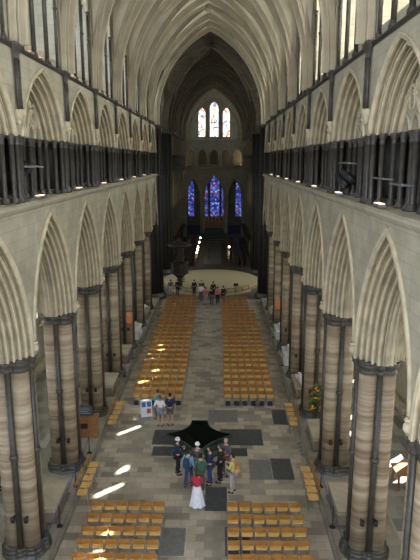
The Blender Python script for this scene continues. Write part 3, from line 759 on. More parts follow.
# ------------------------------------------------------------------ choir furniture, dais
t = empty('nave_dais', (0, 62.8, 0))
def ellipse(rx, ry, n=48): return [(rx * cos(2 * pi * k / n), ry * sin(2 * pi * k / n)) for k in range(n)]
mb = MB(); mb.extrude(ellipse(5.6, 6.0), 0.0, .17); mb.build('lower_step', M['daisedge'], t)
mb = MB(); mb.extrude(ellipse(5.35, 5.7), .17, .34); mb.build('platform', M['dais'], t)
tag(t, 'pale rounded dais filling the crossing beyond the chairs', 'dais')
for s, side in ((-1, 'left'), (1, 'right')):
    t = empty('curved_communion_rail', (0, 62.8, 0))
    pts = [((5.4) * cos(R(a)), -6.7 * sin(R(a)), 0) for a in range(42, 82, 5)]; pts = [(s * x, y, 0) for x, y, z in pts]
    mb = MB(); mb.tube([(x, y, .62) for x, y, z in pts], .07, 6); mb.build('hand_rail', M['daisedge'], t)
    for p in pts[::2]:
        mb = MB(); mb.tube([(p[0], p[1], 0), (p[0], p[1], .6)], .04, 6); mb.build('post', M['brownwood'], t)
    mb = MB(); mb.rings([[(x * k, y * k, z) for x, y, _ in pts] for k, z in ((1.0, .0), (1.0, .16), (1.06, .16), (1.06, 0))], closed=False); mb.build('kneeler', M['dais'], t)
    tag(t, 'low curved rail with pale kneeler at the %s front of the dais' % side, 'rail', 'curved rails before the dais')
def stall_row(x, y0, y1, h, label, s):
    t = empty('choir_stall', (x, (y0 + y1) / 2, 0)); Ln = y1 - y0
    mb = MB(); mb.box((s * .35, 0, h * .5), (.12, Ln, h)); mb.box((s * .15, 0, h + .05), (.7, Ln, .14)); mb.build('carved_back', M['darkwood'], t)
    mb = MB(); mb.box((0, 0, .5), (.5, Ln, .1)); mb.box((-s * .75, 0, .48), (.08, Ln, .95)); mb.box((-s * .8, 0, .98), (.32, Ln, .05)); mb.build('bench_and_desk', M['brownwood'], t)
    n = int(Ln / .8)
    for k in range(n + 1):
        mb = MB(); yy = -Ln / 2 + Ln * k / n; mb.box((s * .08, yy, .6), (.55, .06, 1.2)); mb.lathe((-s * .12, yy, 1.15), [(.05, 0), (.09, .12), (.04, .25), (.01, .35)], 6)
        mb.build('stall_divider', M['darkwood'], t)
    tag(t, label, 'choir stall', 'choir stalls')
for s, side in ((-1, 'left'), (1, 'right')):
    stall_row(s * 4.6, 72, 91, 3.4, 'tall dark carved back row of choir stalls on the %s' % side, s)
    stall_row(s * 3.0, 72.5, 90.5, 1.2, 'low dark front row of choir stalls on the %s' % side, s)
# reading lamps on the stalls
mb = MB(); mb.tube([(0, 0, 0), (0, 0, .4)], .02, 6); ME_ls = mb.mesh('lamp_stem', M['gold'])
mb = MB(); mb.lathe((0, 0, .4), [(.05, .0), (.13, .02), (.07, .22), (.03, .24)], 8); ME_lh = mb.mesh('lamp_shade', M['stall_lamp'])
k = 0
for s, side in ((-1, 'left'), (1, 'right')):
    for yy in range(74, 90, 3):
        if (s > 0 and yy != 80) or (s < 0 and yy == 86): continue
        t = empty('stall_lamp', (s * 2.2 + .12 * ((yy * 7) % 3 - 1), max(73.2, yy + .5 * ((yy * 5) % 4 - 1.5)), 1.01)); link('lamp_stem', ME_ls, t); link('lamp_shade', ME_lh, t)
        tag(t, 'small lit lamp on the %s choir desks, %s from the crossing' % (side, ORD[(yy - 74) // 3]), 'lamp', 'lamps on the choir stalls')
# steps, altar, reredos
mb = MB()
for k in range(4): mb.box((0, 97.2 - 1.2 + k * .7 + 2, .1 + .09 * k), (9.4 - 0 * k, 7 - 1.4 * k, .18 + .18 * k))
tag(mb.build('sanctuary_steps', M['carpet']), 'broad stone steps rising to the high altar', 'steps')
t = empty('high_altar', (0, 98.6, .73))
mb = MB(); mb.box((0, 0, .5), (3.2, .9, 1.0)); mb.build('altar_table', M['darkwood'], t)
mb = MB(); mb.box((0, -.02, .55), (3.3, .94, 1.0), bev=.03); mb.build('altar_cloth', M['altarcloth'], t)
tag(t, 'high altar under a dull green cloth below the blue windows', 'altar')
t = empty('reredos', (0, 99.6, .73))
mb = MB(); mb.box((0, 0, 1.5), (3.3, .25, 3.0)); mb.build('back_panel', M['gold'], t)
for k in range(5):
    mb = MB(); mb.box((-1.3 + .65 * k, -.16, 1.7), (.5, .08, 1.6)); mb.lathe((-1.3 + .65 * k, -.16, 2.5), [(.25, 0), (.02, .5)], 4); mb.build('niche_panel', M['brownwood'], t)
tag(t, 'gilded carved screen standing behind the high altar', 'screen')
mb = MB(); mb.box((0, 0, .01), (2.4, 20, .02)); tag(mb.build('choir_runner', M['ledgerpale'], loc=(0, 84, 0)), 'long pale runner down the middle of the choir', 'carpet')
mb = MB(); mb.lathe((0, 0, 0), [(.16, 0), (.16, .04), (.04, .08), (.03, 1.1), (.05, 1.15)], 10); mb.box((0, 0, 1.28), (.5, .3, .3))
o = mb.build('eagle_lectern', M['darkwood'], loc=(-.45, 78, 0)); tag(o, 'dark standing lectern in the middle of the choir entrance', 'lectern')
# pulpit
px, py = -3.3, 58.6
t = empty('pulpit', (px, py, 0))
mb = MB(); mb.lathe((0, 0, 0), [(.5, 0), (.5, .3), (.3, .45), (.25, 1.3), (.7, 1.7), (.75, 1.8)], 8); mb.build('pedestal', M['darkwood'], t)
mb = MB(); mb.lathe((0, 0, 1.75), [(.85, 0), (.95, .08), (.9, .15), (.9, 1.1), (1.0, 1.15), (1.0, 1.25), (.85, 1.26), (.85, .2)], 8); mb.build('drum', M['darkwood'], t)
mb = MB(); mb.box((0, .95, 3.5), (.7, .12, 3.2)); mb.build('back_board', M['darkwood'], t)
mb = MB(); mb.lathe((0, 0, 4.75), [(.2, -.1), (1.15, -.05), (1.25, .05), (1.2, .2), (.7, .35), (.2, .6), (.05, .9)], 8); mb.build('sounding_board', M['darkwood'], t)
for k in range(6):
    mb = MB(); mb.box((.0, 1.0 + .28 * k, 1.5 - .25 * k), (.8, .3, .06)); mb.build('stair_tread', M['darkwood'], t)
tag(t, 'tall dark pulpit with round sounding board left of the dais', 'pulpit')
# lectern stand right of the dais
lx, ly = F(236, 297)
t = empty('music_stand', (lx, ly, 0)); mb = MB(); mb.tube([(0, 0, 0), (0, 0, 1.2)], .02, 6); mb.lathe((0, 0, 0), [(.22, 0), (.03, .05)], 8); mb.build('stand_pole', M['black'], t)
mb = MB(); mb.box((0, 0, 1.28), (.45, .06, .3)); mb.build('desk_top', M['black'], t); tag(t, 'thin black music stand right of the visitors near the dais', 'music stand')

# ------------------------------------------------------------------ floor slabs
def slab(x0, y0, x1, y1, mat, label, nam='ledger_slab'):
    a = F(x0, y1); b = F(x1, y1); c = F(x0, y0); d = F(x1, y0)
    xl = (a[0] + c[0]) / 2; xr = (b[0] + d[0]) / 2; ya = a[1]; yb = c[1]
    mb = MB(); mb.box(((xl + xr) / 2, (ya + yb) / 2, .004), (xr - xl, yb - ya, .008))
    return tag(mb.build(nam, mat), label, 'floor slab', 'grave slabs in the nave floor')
slab(154, 430, 181, 445, M['ledger'], 'dark grave slab in the floor left of the font')
slab(221, 429, 263, 445, M['ledger'], 'long dark grave slab in the floor right of the font')
slab(209, 410, 238, 422, M['ledgermid'], 'faded grey slab in the floor behind the font')
slab(273, 409, 287, 424, M['ledger'], 'dark slab beside the right front corner of the chair block')
slab(153, 447, 178, 456, M['ledger'], 'narrow dark slab to the left of the tour group')
slab(206, 448, 248, 456, M['ledger'], 'narrow dark slab just in front of the font, right of the group')
slab(250, 459, 272, 479, M['ledgermid'], 'square grey slab right of the man in yellow')
slab(272.5, 458, 293, 479, M['ledger'], 'dark square slab with a round mark near the right chairs')
slab(206, 487, 228, 511, M['ledger'], 'dark slab right of the woman in the white skirt')
slab(158, 528, 186, 556, M['ledgermid'], 'grey slab in the aisle beside the left near chairs')
slab(226, 527, 250, 556, M['ledger'], 'dark slab under the inner chairs of the near right rows')
o = slab(300, 440, 319, 457, M['inlay'], 'pale slab with brass inlay beside the right arcade', 'inlaid_slab')
mb = MB(); x0, y0 = F(303, 454); x1, y1 = F(316, 443)
for i in range(4):
    for j in range(4): mb.lathe((x0 + (x1 - x0) * i / 3, y0 + (y1 - y0) * j / 3, .008), [(.12, 0), (.12, .003), (.02, .003)], 10)
mb.build('brass_inlay', M['ledgermid'], o)

# ------------------------------------------------------------------ the font
fx, fy = F(200, 436, 1.0); fx = F(199.5, 433, 1)[0]; fy = F(200, 434, 1)[1]
def font_outline(k=1.0):
    a = 1.5 * k; pts = []
    corners = [(1.52, 0), (0, 1.5), (-1.52, 0), (0, -1.5)]
    blunt = [0.06, .40, .06, .14]
    for q in range(4):
        c0 = Vector(corners[q]); c1 = Vector(corners[(q + 1) % 4]); w0 = blunt[q]; w1 = blunt[(q + 1) % 4]
        def shoulder(c, w, other):
            t_ = Vector((-c.y, c.x)).normalized();
            if t_.dot(other - c) < 0: t_ = -t_
            return c * (.97 if w > .2 else 1) + t_ * w
        p0 = shoulder(c0, w0, c1); p1 = shoulder(c1, w1, c0)
        mf = .25 if (c0.y + c1.y) > 0 else .40; mid = Vector(((c0.x + c1.x) * mf, (c0.y + c1.y) * mf))
        for i in range(9):
            t_ = i / 8; p = p0 * (1 - t_) ** 2 + mid * 2 * t_ * (1 - t_) + p1 * t_ * t_; pts.append((p.x * k, p.y * k))
    return pts
t = empty('bronze_font', (fx, fy, 0))
mb = MB(); mb.rings([[(x, y, z) for x, y in font_outline(k)] for k, z in ((.62, 0), (.62, .08), (.55, .16), (.6, .5), (.85, .8), (.97, .9), (1.0, .96), (1.0, 1.0), (.965, 1.0), (.96, .985))], caps=True)
mb.build('basin', M['bronze'], t)
mb = MB(); mb.add([(x, y, .99) for x, y in font_outline(.966)], [tuple(range(36))]); mb.build('water', M['blackgloss'], t)
mb = MB(); mb.extrude([(x, y) for x, y in ((1.1, 0), (0, 1.1), (-1.1, 0), (0, -1.1))], 0.009, .03); mb.build('floor_grate', M['bronze'], t)
tag(t, 'large dark cruciform font with pointed arms and still black water', 'font')

# ------------------------------------------------------------------ chairs
def curved_back(w, z0, z1, depth, y, th=.02, n=8, crown=.03):
    mb = MB(); rings = []
    for i in range(n + 1):
        u = -1 + 2 * i / n; yy = y + depth * (u * u); zt = z1 - crown * (u * u) ; zb = z0 + .02 * (1 - u * u)
        rings.append([(u * w / 2, yy, zb), (u * w / 2, yy, zt), (u * w / 2, yy - th, zt + .004), (u * w / 2, yy - th, zb)])
    mb.rings(rings); return mb
mb = MB()      # faces +y; back at -y
rings = []
for i in range(7):
    u = -1 + i / 3; yy = u * .2
    zz = .455 + .012 * u * u - (.02 if i == 0 else 0)
    wv = .205 + .012 * sin((u + 1) * 1.5)
    rings.append([(-wv, yy, zz), (-wv * .5, yy, zz - .006), (wv * .5, yy, zz - .006), (wv, yy, zz), (wv, yy, zz - .025), (-wv, yy, zz - .025)])
mb.rings(rings); ME_seat = mb.mesh('seat', M['oakseat'])
ME_back = curved_back(.435, .645, .86, .06, -.27).mesh('backrest', M['oak'], False)
def legs(pts, r=.012):
    m_ = MB(); m_.tube(pts, r, 6); return m_.mesh('leg', M['chairmetal'])
ME_lf = [legs([(s * .2, .17, .44), (s * .21, .2, 0)], .014) for s in (-1, 1)]
ME_lr = [legs([(s * .215, -.235, .80), (s * .205, -.2, .45), (s * .21, -.24, 0)], .014) for s in (-1, 1)]
mb = MB(); mb.tube([(.0, -.2, .43), (-.2, -.2, .43), (-.2, .17, .43), (.2, .17, .43), (.2, -.2, .43), (0, -.2, .43)], .011, 5)
ME_fr = mb.mesh('frame_rail', M['chairmetal'])
mb = MB()
for s in (-1, 1):
    mb.tube([(s * .2, .17, .44), (s * .21, .2, 0)], .014, 4, False); mb.tube([(s * .215, -.235, .8), (s * .205, -.2, .45), (s * .21, -.24, 0)], .014, 4, False)
ME_legs = mb.mesh('leg_frame', M['chairmetal'])
def make_chair(full):
    t = empty('wooden_chair'); ps = [link('seat', ME_seat, t), link('backrest', ME_back, t)]
    if full:
        for me in ME_lf + ME_lr: ps.append(link('leg', me, t))
        ps.append(link('frame_rail', ME_fr, t))
    else: ps.append(link('leg_frame', ME_legs, t))
    return t, ps
proto_full = make_chair(True); proto_far = make_chair(False); first = {id(proto_full): True, id(proto_far): True}
nchair = 0
def chair(x, y, rz, label, group, full=True):
    global nchair; nchair += 1
    pr = proto_full if full else proto_far
    if first[id(pr)]: first[id(pr)] = False; r = pr[0]
    else: r = copy_tree(pr[0], pr[1])
    r.location = (x, y, 0); r.rotation_euler = (0, 0, rz)
    return tag(r, label, 'chair', group)
CP = .476
XR = [1.12 + CP / 2 + CP * i for i in range(6)]; XL = [-1.21 - CP / 2 - CP * i for i in range(6)]
near_rows = [19.2, 18.45, 17.72, 17.02, 16.32, 15.62]
rnd = random.Random(3)
for j, y in enumerate(near_rows):
    for xs, side in ((XL, 'left'), (XR, 'right')):
        for i, x in enumerate(xs):
            chair(x + rnd.uniform(-.01, .01), y + .25 + rnd.uniform(-.02, .02), rnd.uniform(-.03, .03),
                  'wooden chair, %s near row before the group, %s from the aisle on the %s' % (ORD[j], ORD[i], side), 'chairs in the near %s rows' % side)
def side_chairs(x, ys, rz, where_, grp):
    for k, y in enumerate(ys):
        chair(x + rnd.uniform(-.03, .03), y, rz + rnd.uniform(-.06, .06), 'wooden chair facing the aisle %s, %s from the near end' % (where_, ORD[k]), grp)
side_chairs(-4.66, [20.4 + .53 * k for k in range(5)], -pi / 2, 'beside the left tomb chest', 'chairs lined up by the left tomb')
side_chairs(-4.62, [26.6 + .58 * k for k in range(5)], -pi / 2, 'beside the information desk', 'chairs lined up by the desk')
side_chairs(4.62, [20.2 + .52 * k for k in range(5)], pi / 2, 'beside the right tomb chest', 'chairs lined up by the right tomb')
side_chairs(4.66, [26.6 + .56 * k for k in range(5)], pi / 2, 'beside the flower stand', 'chairs lined up by the flowers')
ROW0, RP, NROW = 29.75, .98, 24
stuffmb = [MB(), ]
allrows = []
for j in range(NROW):
    for xs, side in ((XL, 'left'), (XR, 'right')):
        for i, x in enumerate(xs):
            if side == 'right' and j >= 19 and i == 5: continue
            allrows.append((j, side, i, x, ROW0 + RP * j))
sm = MB()
def addmesh(mb, me, off, mi):
    mb.cur = mi; mb.add([(v.co.x + off[0], v.co.y + off[1], v.co.z) for v in me.vertices], [tuple(p.vertices) for p in me.polygons])
for j, side, i, x, y in allrows:
    xx = x + rnd.uniform(-.01, .01); yy = y + .25 + rnd.uniform(-.03, .03)
    if nchair < 300:
        chair(xx, yy, rnd.uniform(-.03, .03), 'wooden chair in %s row beyond the font, %s from the aisle, %s block' % (ORD[j], ORD[i], side), 'chairs of the main %s block' % side, False)
    else:
        addmesh(sm, ME_seat, (xx, yy), 0); addmesh(sm, ME_back, (xx, yy), 1); addmesh(sm, ME_legs, (xx, yy), 2)
tag(sm.build('far_chair_rows', [M['oakseat'], M['oak'], M['chairmetal']]), 'farthest rows of wooden chairs just before the dais', 'chairs', kind='stuff')
# hassocks under the last row
mb = MB(); mb.box((0, 0, .12), (.26, .2, .22), bev=.04); ME_has = mb.mesh('kneeling_cushion', M['navy'])
for xs, side in ((XL, 'left'), (XR, 'right')):
    for i, x in enumerate(xs):
        if side == 'left' and i in (2,): continue
        o = link('kneeling_cushion', ME_has, None, (x, ROW0 - .02, 0)); tag(o, 'navy kneeling cushion on the floor behind the %s block, %s from the aisle' % (side, ORD[i]), 'cushion', 'navy cushions behind the chairs')

# ------------------------------------------------------------------ tombs between the piers
def tomb(s, n, y, Ln, eff, label, mat):
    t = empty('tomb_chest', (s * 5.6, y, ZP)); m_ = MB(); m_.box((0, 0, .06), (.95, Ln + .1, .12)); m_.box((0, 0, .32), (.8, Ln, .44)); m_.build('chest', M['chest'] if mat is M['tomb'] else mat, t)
    m_ = MB(); m_.box((0, 0, .6), (.92, Ln + .1, .13), bev=.04); m_.build('lid_slab', mat, t)
    if eff:
        m_ = MB(); m_.tube([(0, -Ln * .42, .72), (0, -Ln * .1, .74), (0, Ln * .15, .78), (0, Ln * .28, .76)], [.1, .15, .2, .1], 10); m_.ball((0, Ln * .36, .78), .13)
        for q in (-1, 1): m_.tube([(q * .19, Ln * .24, .76), (q * .24, Ln * .08, .76), (q * .04, Ln * .1, .95)], .055, 8)
        m_.box((0, Ln * .36, .69), (.5, .3, .1)); m_.build('effigy', M['alabaster'], t, True)
    tag(t, label, 'tomb', 'tomb chests between the piers')
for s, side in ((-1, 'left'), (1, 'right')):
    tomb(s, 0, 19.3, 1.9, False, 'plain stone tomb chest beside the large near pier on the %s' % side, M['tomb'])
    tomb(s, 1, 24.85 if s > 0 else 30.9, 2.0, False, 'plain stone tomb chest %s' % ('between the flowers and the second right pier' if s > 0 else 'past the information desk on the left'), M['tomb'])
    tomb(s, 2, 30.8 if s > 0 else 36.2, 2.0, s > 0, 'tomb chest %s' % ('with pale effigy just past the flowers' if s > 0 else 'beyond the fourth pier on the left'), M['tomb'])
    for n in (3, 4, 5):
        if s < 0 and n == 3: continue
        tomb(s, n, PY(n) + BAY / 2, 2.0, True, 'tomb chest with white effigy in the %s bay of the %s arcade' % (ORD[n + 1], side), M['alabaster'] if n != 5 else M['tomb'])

# ------------------------------------------------------------------ blue rope barriers
def rope(pts, label):
    t = empty('rope_barrier', (pts[0][0], pts[0][1], 0)); o0 = Vector((pts[0][0], pts[0][1], 0))
    P_ = [Vector((x, y, z)) - o0 for x, y, z in pts]
    for p in P_:
        m_ = MB(); m_.tube([p, p + Vector((0, 0, .85))], .018, 6); m_.lathe(p, [(.12, 0), (.1, .03), (.02, .04)], 10); m_.build('post', M['black'], t)
    m_ = MB()
    for a, b in zip(P_, P_[1:]):
        m_.tube([a.lerp(b, k / 8) + Vector((0, 0, .82 - .9 * (k / 8) * (1 - k / 8))) for k in range(9)], .014, 6)
    m_.build('rope', M['rope'], t); tag(t, label, 'rope barrier', 'blue rope barriers')
rope([(-5.12, 16.0, ZP), (-5.0, 18.3, ZP), (-5.05, 20.9, ZP), (-5.1, 23.6, ZP)], 'blue rope on short posts along the left near tomb')
rope([(5.05, 16.1, ZP), (5.0, 18.4, ZP), (5.03, 21.0, ZP)], 'blue rope on short posts along the right near tomb')
rope([(4.98, 35.0, ZP), (4.98, 38.0, ZP), (4.98, 41.0, ZP)], 'blue rope before the distant right effigies')
rope([(-4.98, 33.0, ZP), (-4.98, 36.2, ZP), (-4.98, 39.5, ZP)], 'blue rope before the distant left tombs')

# ------------------------------------------------------------------ desk, poster stand, notices, flowers
t = empty('information_desk', (-5.66, 25.35, ZP))
mb = MB(); mb.box((0, 0, .45), (1.15, .6, .9)); mb.box((0, 0, .93), (1.22, .66, .06)); mb.box((0, 0, .04), (1.2, .64, .08)); mb.build('cabinet', M['brownwood'], t)
mb = MB(); mb.box((-.05, -.31, .6), (.45, .03, .26)); mb.build('display_panel', M['darkwood'], t)
mb = MB(); mb.box((-.05, .1, 1.22), (.78, .05, .5)); mb.box((-.05, .1, .98), (.5, .2, .05)); bb = mb.build('sign_board', M['board'], t)
mb = MB()
for k, (w_, z) in enumerate(((.5, 1.36), (.62, 1.27), (.42, 1.18), (.56, 1.09))): mb.box((-.05, .072, z), (w_, .006, .022))
mb.build('lettering', M['lettering'], bb)
tag(t, 'brown wooden desk with dark sign board before the second left pier', 'desk')
mx_, my_ = F(147, 416)
t = empty('poster_stand', (mx_, my_, 0), R(18))
mb = MB(); mb.rings([[(-.42, -.2, .0), (.42, -.2, .0), (.42, -.17, .0), (-.42, -.17, 0)], [(-.42, 0, 1.25), (.42, 0, 1.25), (.42, .03, 1.25), (-.42, .03, 1.25)]]); pb = mb.build('front_board', M['white'], t)
mb = MB(); mb.rings([[(-.42, .45, .0), (.42, .45, .0), (.42, .42, .0), (-.42, .42, 0)], [(-.42, .06, 1.25), (.42, .06, 1.25), (.42, .03, 1.25), (-.42, .03, 1.25)]]); mb.build('back_board', M['white'], t)
for (u, z, w_, h_, m_) in ((-.2, .93, .3, .38, 'blueprint'), (.2, .93, .3, .38, 'blueprint'), (.17, .42, .3, .36, 'redprint'), (-.2, .42, .26, .3, 'white')):
    mb = MB(); f_ = lambda z_: -.2 + .2 * z_ / 1.25 - .006
    mb.rings([[(u - w_ / 2, f_(z - h_ / 2), z - h_ / 2), (u + w_ / 2, f_(z - h_ / 2), z - h_ / 2)], [(u - w_ / 2, f_(z + h_ / 2), z + h_ / 2), (u + w_ / 2, f_(z + h_ / 2), z + h_ / 2)]], closed=False)
    mb.build('poster', M[m_], pb)
t.scale = (.72, .72, .72); tag(t, 'white A-frame stand with blue and rust pictures by the couple', 'poster stand')
def notice(x, y, z, rz, label, mat):
    t = empty('notice_panel', (x, y, z), rz); mb = MB(); mb.box((0, 0, 0), (.34, .05, .8)); pn = mb.build('panel', mat, t)
    mb = MB(); mb.box((0, -.03, .2), (.22, .01, .15)); mb.build('printed_patch', M['daisedge'], pn); tag(t, label, 'notice', 'orange notices on the piers')
notice(-5.45, PY(4) - .68, 2.75, 0, 'orange notice hanging on a left pier above the tomb', M['orangeprint'])
notice(5.5, PY(5) - .70, 2.4, 0, 'orange notice hanging on a right pier near the chairs', M['orangeprint'])
# flower arrangement
t = empty('flower_arrangement', (5.75, 26.6, ZP))
mb = MB(); mb.lathe((0, 0, 0), [(.2, 0), (.2, .05), (.05, .12), (.05, .8), (.18, .95), (.22, 1.1), (.18, 1.12)], 12); mb.build('pedestal', M['darkwood'], t, True)
rf = random.Random(11); lf = MB(); fl_ = MB(); yf = MB()
for k in range(420):
    h = rf.random(); a = rf.uniform(0, 2 * pi); rr = (.08 + .30 * sin(min(1, h * 1.1 + .12) * pi) ** .7) * sqrt(rf.random()); c = Vector((rr * cos(a), rr * sin(a), .75 + 1.35 * h))
    d = Vector((cos(a), sin(a), rf.uniform(-.5, 1))).normalized() * .13; w_ = Vector((-sin(a), cos(a), 0)) * .04
    lf.add([c, c + d * .5 + w_, c + d, c + d * .5 - w_], [(0, 1, 2, 3)])
for k in range(30):
    h = rf.random(); a = rf.uniform(0, 2 * pi); rr = (.10 + .30 * sin(min(1, h * 1.1 + .12) * pi) ** .7)
    (fl_ if k % 4 else yf).lathe((rr * cos(a), rr * sin(a), .8 + 1.25 * h), [(.02, -.03), (.07, .0), (.06, .03), (.01, .04)], 7)
tag(lf.build('foliage', M['leaf'], t), kind='stuff'); tag(fl_.build('orange_flowers', M['flower'], t), kind='stuff'); tag(yf.build('yellow_flowers', M['yflower'], t), kind='stuff')
tag(t, 'tall green and orange flower arrangement on a pedestal by the right arcade', 'flowers')

# ------------------------------------------------------------------ gallery floodlights, spotlights, rails
mb = MB(); mb.box((0, 0, .05), (.2, .62, .09)); ME_fb = mb.mesh('lamp_body', M['steel'])
mb = MB(); mb.box((0, 0, .1), (.15, .55, .015)); ME_ff = mb.mesh('lamp_face', M['warmlamp'])
for s, side in ((-1, 'left'), (1, 'right')):
    for n in range(-1, 6):
        t = empty('floodlight', (s * (XW + .02), PY(n) + (1.75 if s < 0 else 3.7), ZT + .02)); link('lamp_body', ME_fb, t); link('lamp_face', ME_ff, t)
        tag(t, 'small warm lit floodlight on the ledge of the %s %s gallery bay' % (ORD[n + 1], side), 'lamp', 'floodlights on the gallery ledge')
mb = MB(); mb.box((0, 0, .03), (.12, .3, .05)); ME_sb = mb.mesh('lamp_body', M['steel'])
mb = MB(); mb.box((0, 0, .06), (.09, .26, .012)); ME_sf = mb.mesh('lamp_face', M['warmlamp'])
for n in range(0, 5):
    for k in range(3):
        t = empty('sill_light', (-(XW - .02), PY(n) + BAY / 2 + (k - 1) * 1.1, ZC + .05)); link('lamp_body', ME_sb, t); link('lamp_face', ME_sf, t)
        tag(t, 'tiny warm light below the %s left upper window, its %s one' % (ORD[n], ['near', 'middle', 'far'][k]), 'lamp', 'lights on the left window sills')
def spot(x, y, z, rz, label):
    t = empty('stage_spotlight', (x, y, z), rz)
    mb = MB(); mb.tube([(0, -.28, -.22), (0, .02, .0), (0, .3, .2)], [.14, .13, .1], 10); mb.build('lamp_housing', M['black'], t, True)
    mb = MB(); mb.tube([(-.16, 0, 0), (-.16, 0, .3), (.16, 0, .3), (.16, 0, 0)], .02, 6); mb.build('yoke', M['black'], t)
    tag(t, label, 'spotlight', 'spotlights in the gallery')
spot(5.30, 21.0, 12.85, R(90 - 60), 'black stage spotlight leaning out over the right gallery ledge')
spot(5.40, 20.45, 13.0, R(60), 'smaller black spotlight just short of the leaning one, right gallery')
spot(-5.5, 18.6, 13.2, R(-40), 'black stage spotlight in the left gallery opening')
def rail(s, y0, y1, z, label):
    t = empty('lighting_rail', (s * (XW + .12), (y0 + y1) / 2, z)); mb = MB(); L_ = y1 - y0
    mb.tube([(0, -L_ / 2, 0), (0, L_ / 2, 0)], .03, 8); mb.build('rail', M['steel'], t)
    for q in (-1, 1): mb = MB(); mb.tube([(0, q * L_ * .42, 0), (.3, q * L_ * .42, -.02)], .03, 6); mb.build('clamp', M['steel'], t)
    tag(t, label, 'rail', 'steel rails across the gallery shafts')
rail(1, 19.9, 21.5, 13.45, 'steel rail behind the black spotlights, right gallery'); rail(1, 15.6, 17.0, 13.05, 'short steel rail across the nearer right gallery shafts')
rail(1, 14.0, 15.0, 12.95, 'steel rail cut off by the right edge in the gallery'); rail(-1, 17.9, 18.9, 13.35, 'steel rail by the left gallery spotlight')

# ------------------------------------------------------------------ aisle furniture, wall tablets
t = empty('wooden_bench', (9.5, 19.4, 0)); mb = MB(); mb.box((0, 0, .46), (.5, 2.2, .06)); mb.build('seat', M['brownwood'], t)
mb = MB(); mb.box((.25, 0, .75), (.06, 2.2, .55)); mb.build('backrest', M['brownwood'], t)
for q in (-1, 1): mb = MB(); mb.box((0, q * 1.05, .33), (.55, .07, .66)); mb.build('bench_end', M['brownwood'], t)
tag(t, 'brown wooden bench in the right aisle behind the near pier', 'bench')
t = empty('wooden_table', (8.9, 21.8, 0)); mb = MB(); mb.box((0, 0, .74), (1.3, 1.0, .06)); mb.build('table_top', M['brownwood'], t)
for a in (-1, 1):
    for b in (-1, 1): mb = MB(); mb.box((a * .55, b * .4, .36), (.08, .08, .72)); mb.build('leg', M['brownwood'], t)
tag(t, 'brown wooden table in the right aisle just past the bench', 'table')
mb = MB(); mb.box((0, 0, .25), (.5, .4, .5), bev=.02); tag(mb.build('wooden_box', M['oak'], loc=(9.0, 17.4, 0)), 'honey wooden box standing before the bench in the right aisle', 'box')
for s, y, z, lab in ((1, 22.6, 5.0, 'dark framed wall tablet seen through the first right arch'), (1, 19.9, 5.2, 'framed memorial on the right aisle wall next to the tablet'), (-1, 28.0, 2.2, 'white wall tablet seen behind the left piers')):
    t = empty('wall_tablet', (s * (AXO - .05), y, min(z, 2.0)))
    mb = MB(); mb.box((0, 0, 0), (.08, 1.0, 1.3)); mb.build('tablet_frame', M['black'], t); mb = MB(); mb.box((-s * .03, 0, 0), (.05, .8, 1.1)); mb.build('tablet_face', M['alabaster'], t)
    tag(t, lab, 'wall tablet')

# ------------------------------------------------------------------ people
CL = {}
def cloth(name, col):
    if name not in CL: CL[name] = plain(name, col, 0.85, vary=0.1, scale=9)
    return CL[name]
def skin_mesh(V, E, Rr, sub=1):
    me = bpy.data.meshes.new('tmp'); me.from_pydata(V, E, []); o = bpy.data.objects.new('tmp', me); COL.objects.link(o)
    sk = o.modifiers.new('s', 'SKIN'); sk.use_smooth_shade = True
    for i, r_ in enumerate(Rr):
        d = me.skin_vertices[0].data[i]; d.radius = (r_ if isinstance(r_, tuple) else (r_, r_)); d.use_root = (i == 0)
    sb = o.modifiers.new('u', 'SUBSURF'); sb.levels = sub; sb.render_levels = sub
    dg = bpy.context.evaluated_depsgraph_get(); m2 = bpy.data.meshes.new_from_object(o.evaluated_get(dg))
    bpy.data.objects.remove(o); bpy.data.meshes.remove(me)
    return m2
def join_into(mb, me):
    mb.add([tuple(v.co) for v in me.vertices], [tuple(p.vertices) for p in me.polygons]); bpy.data.meshes.remove(me)
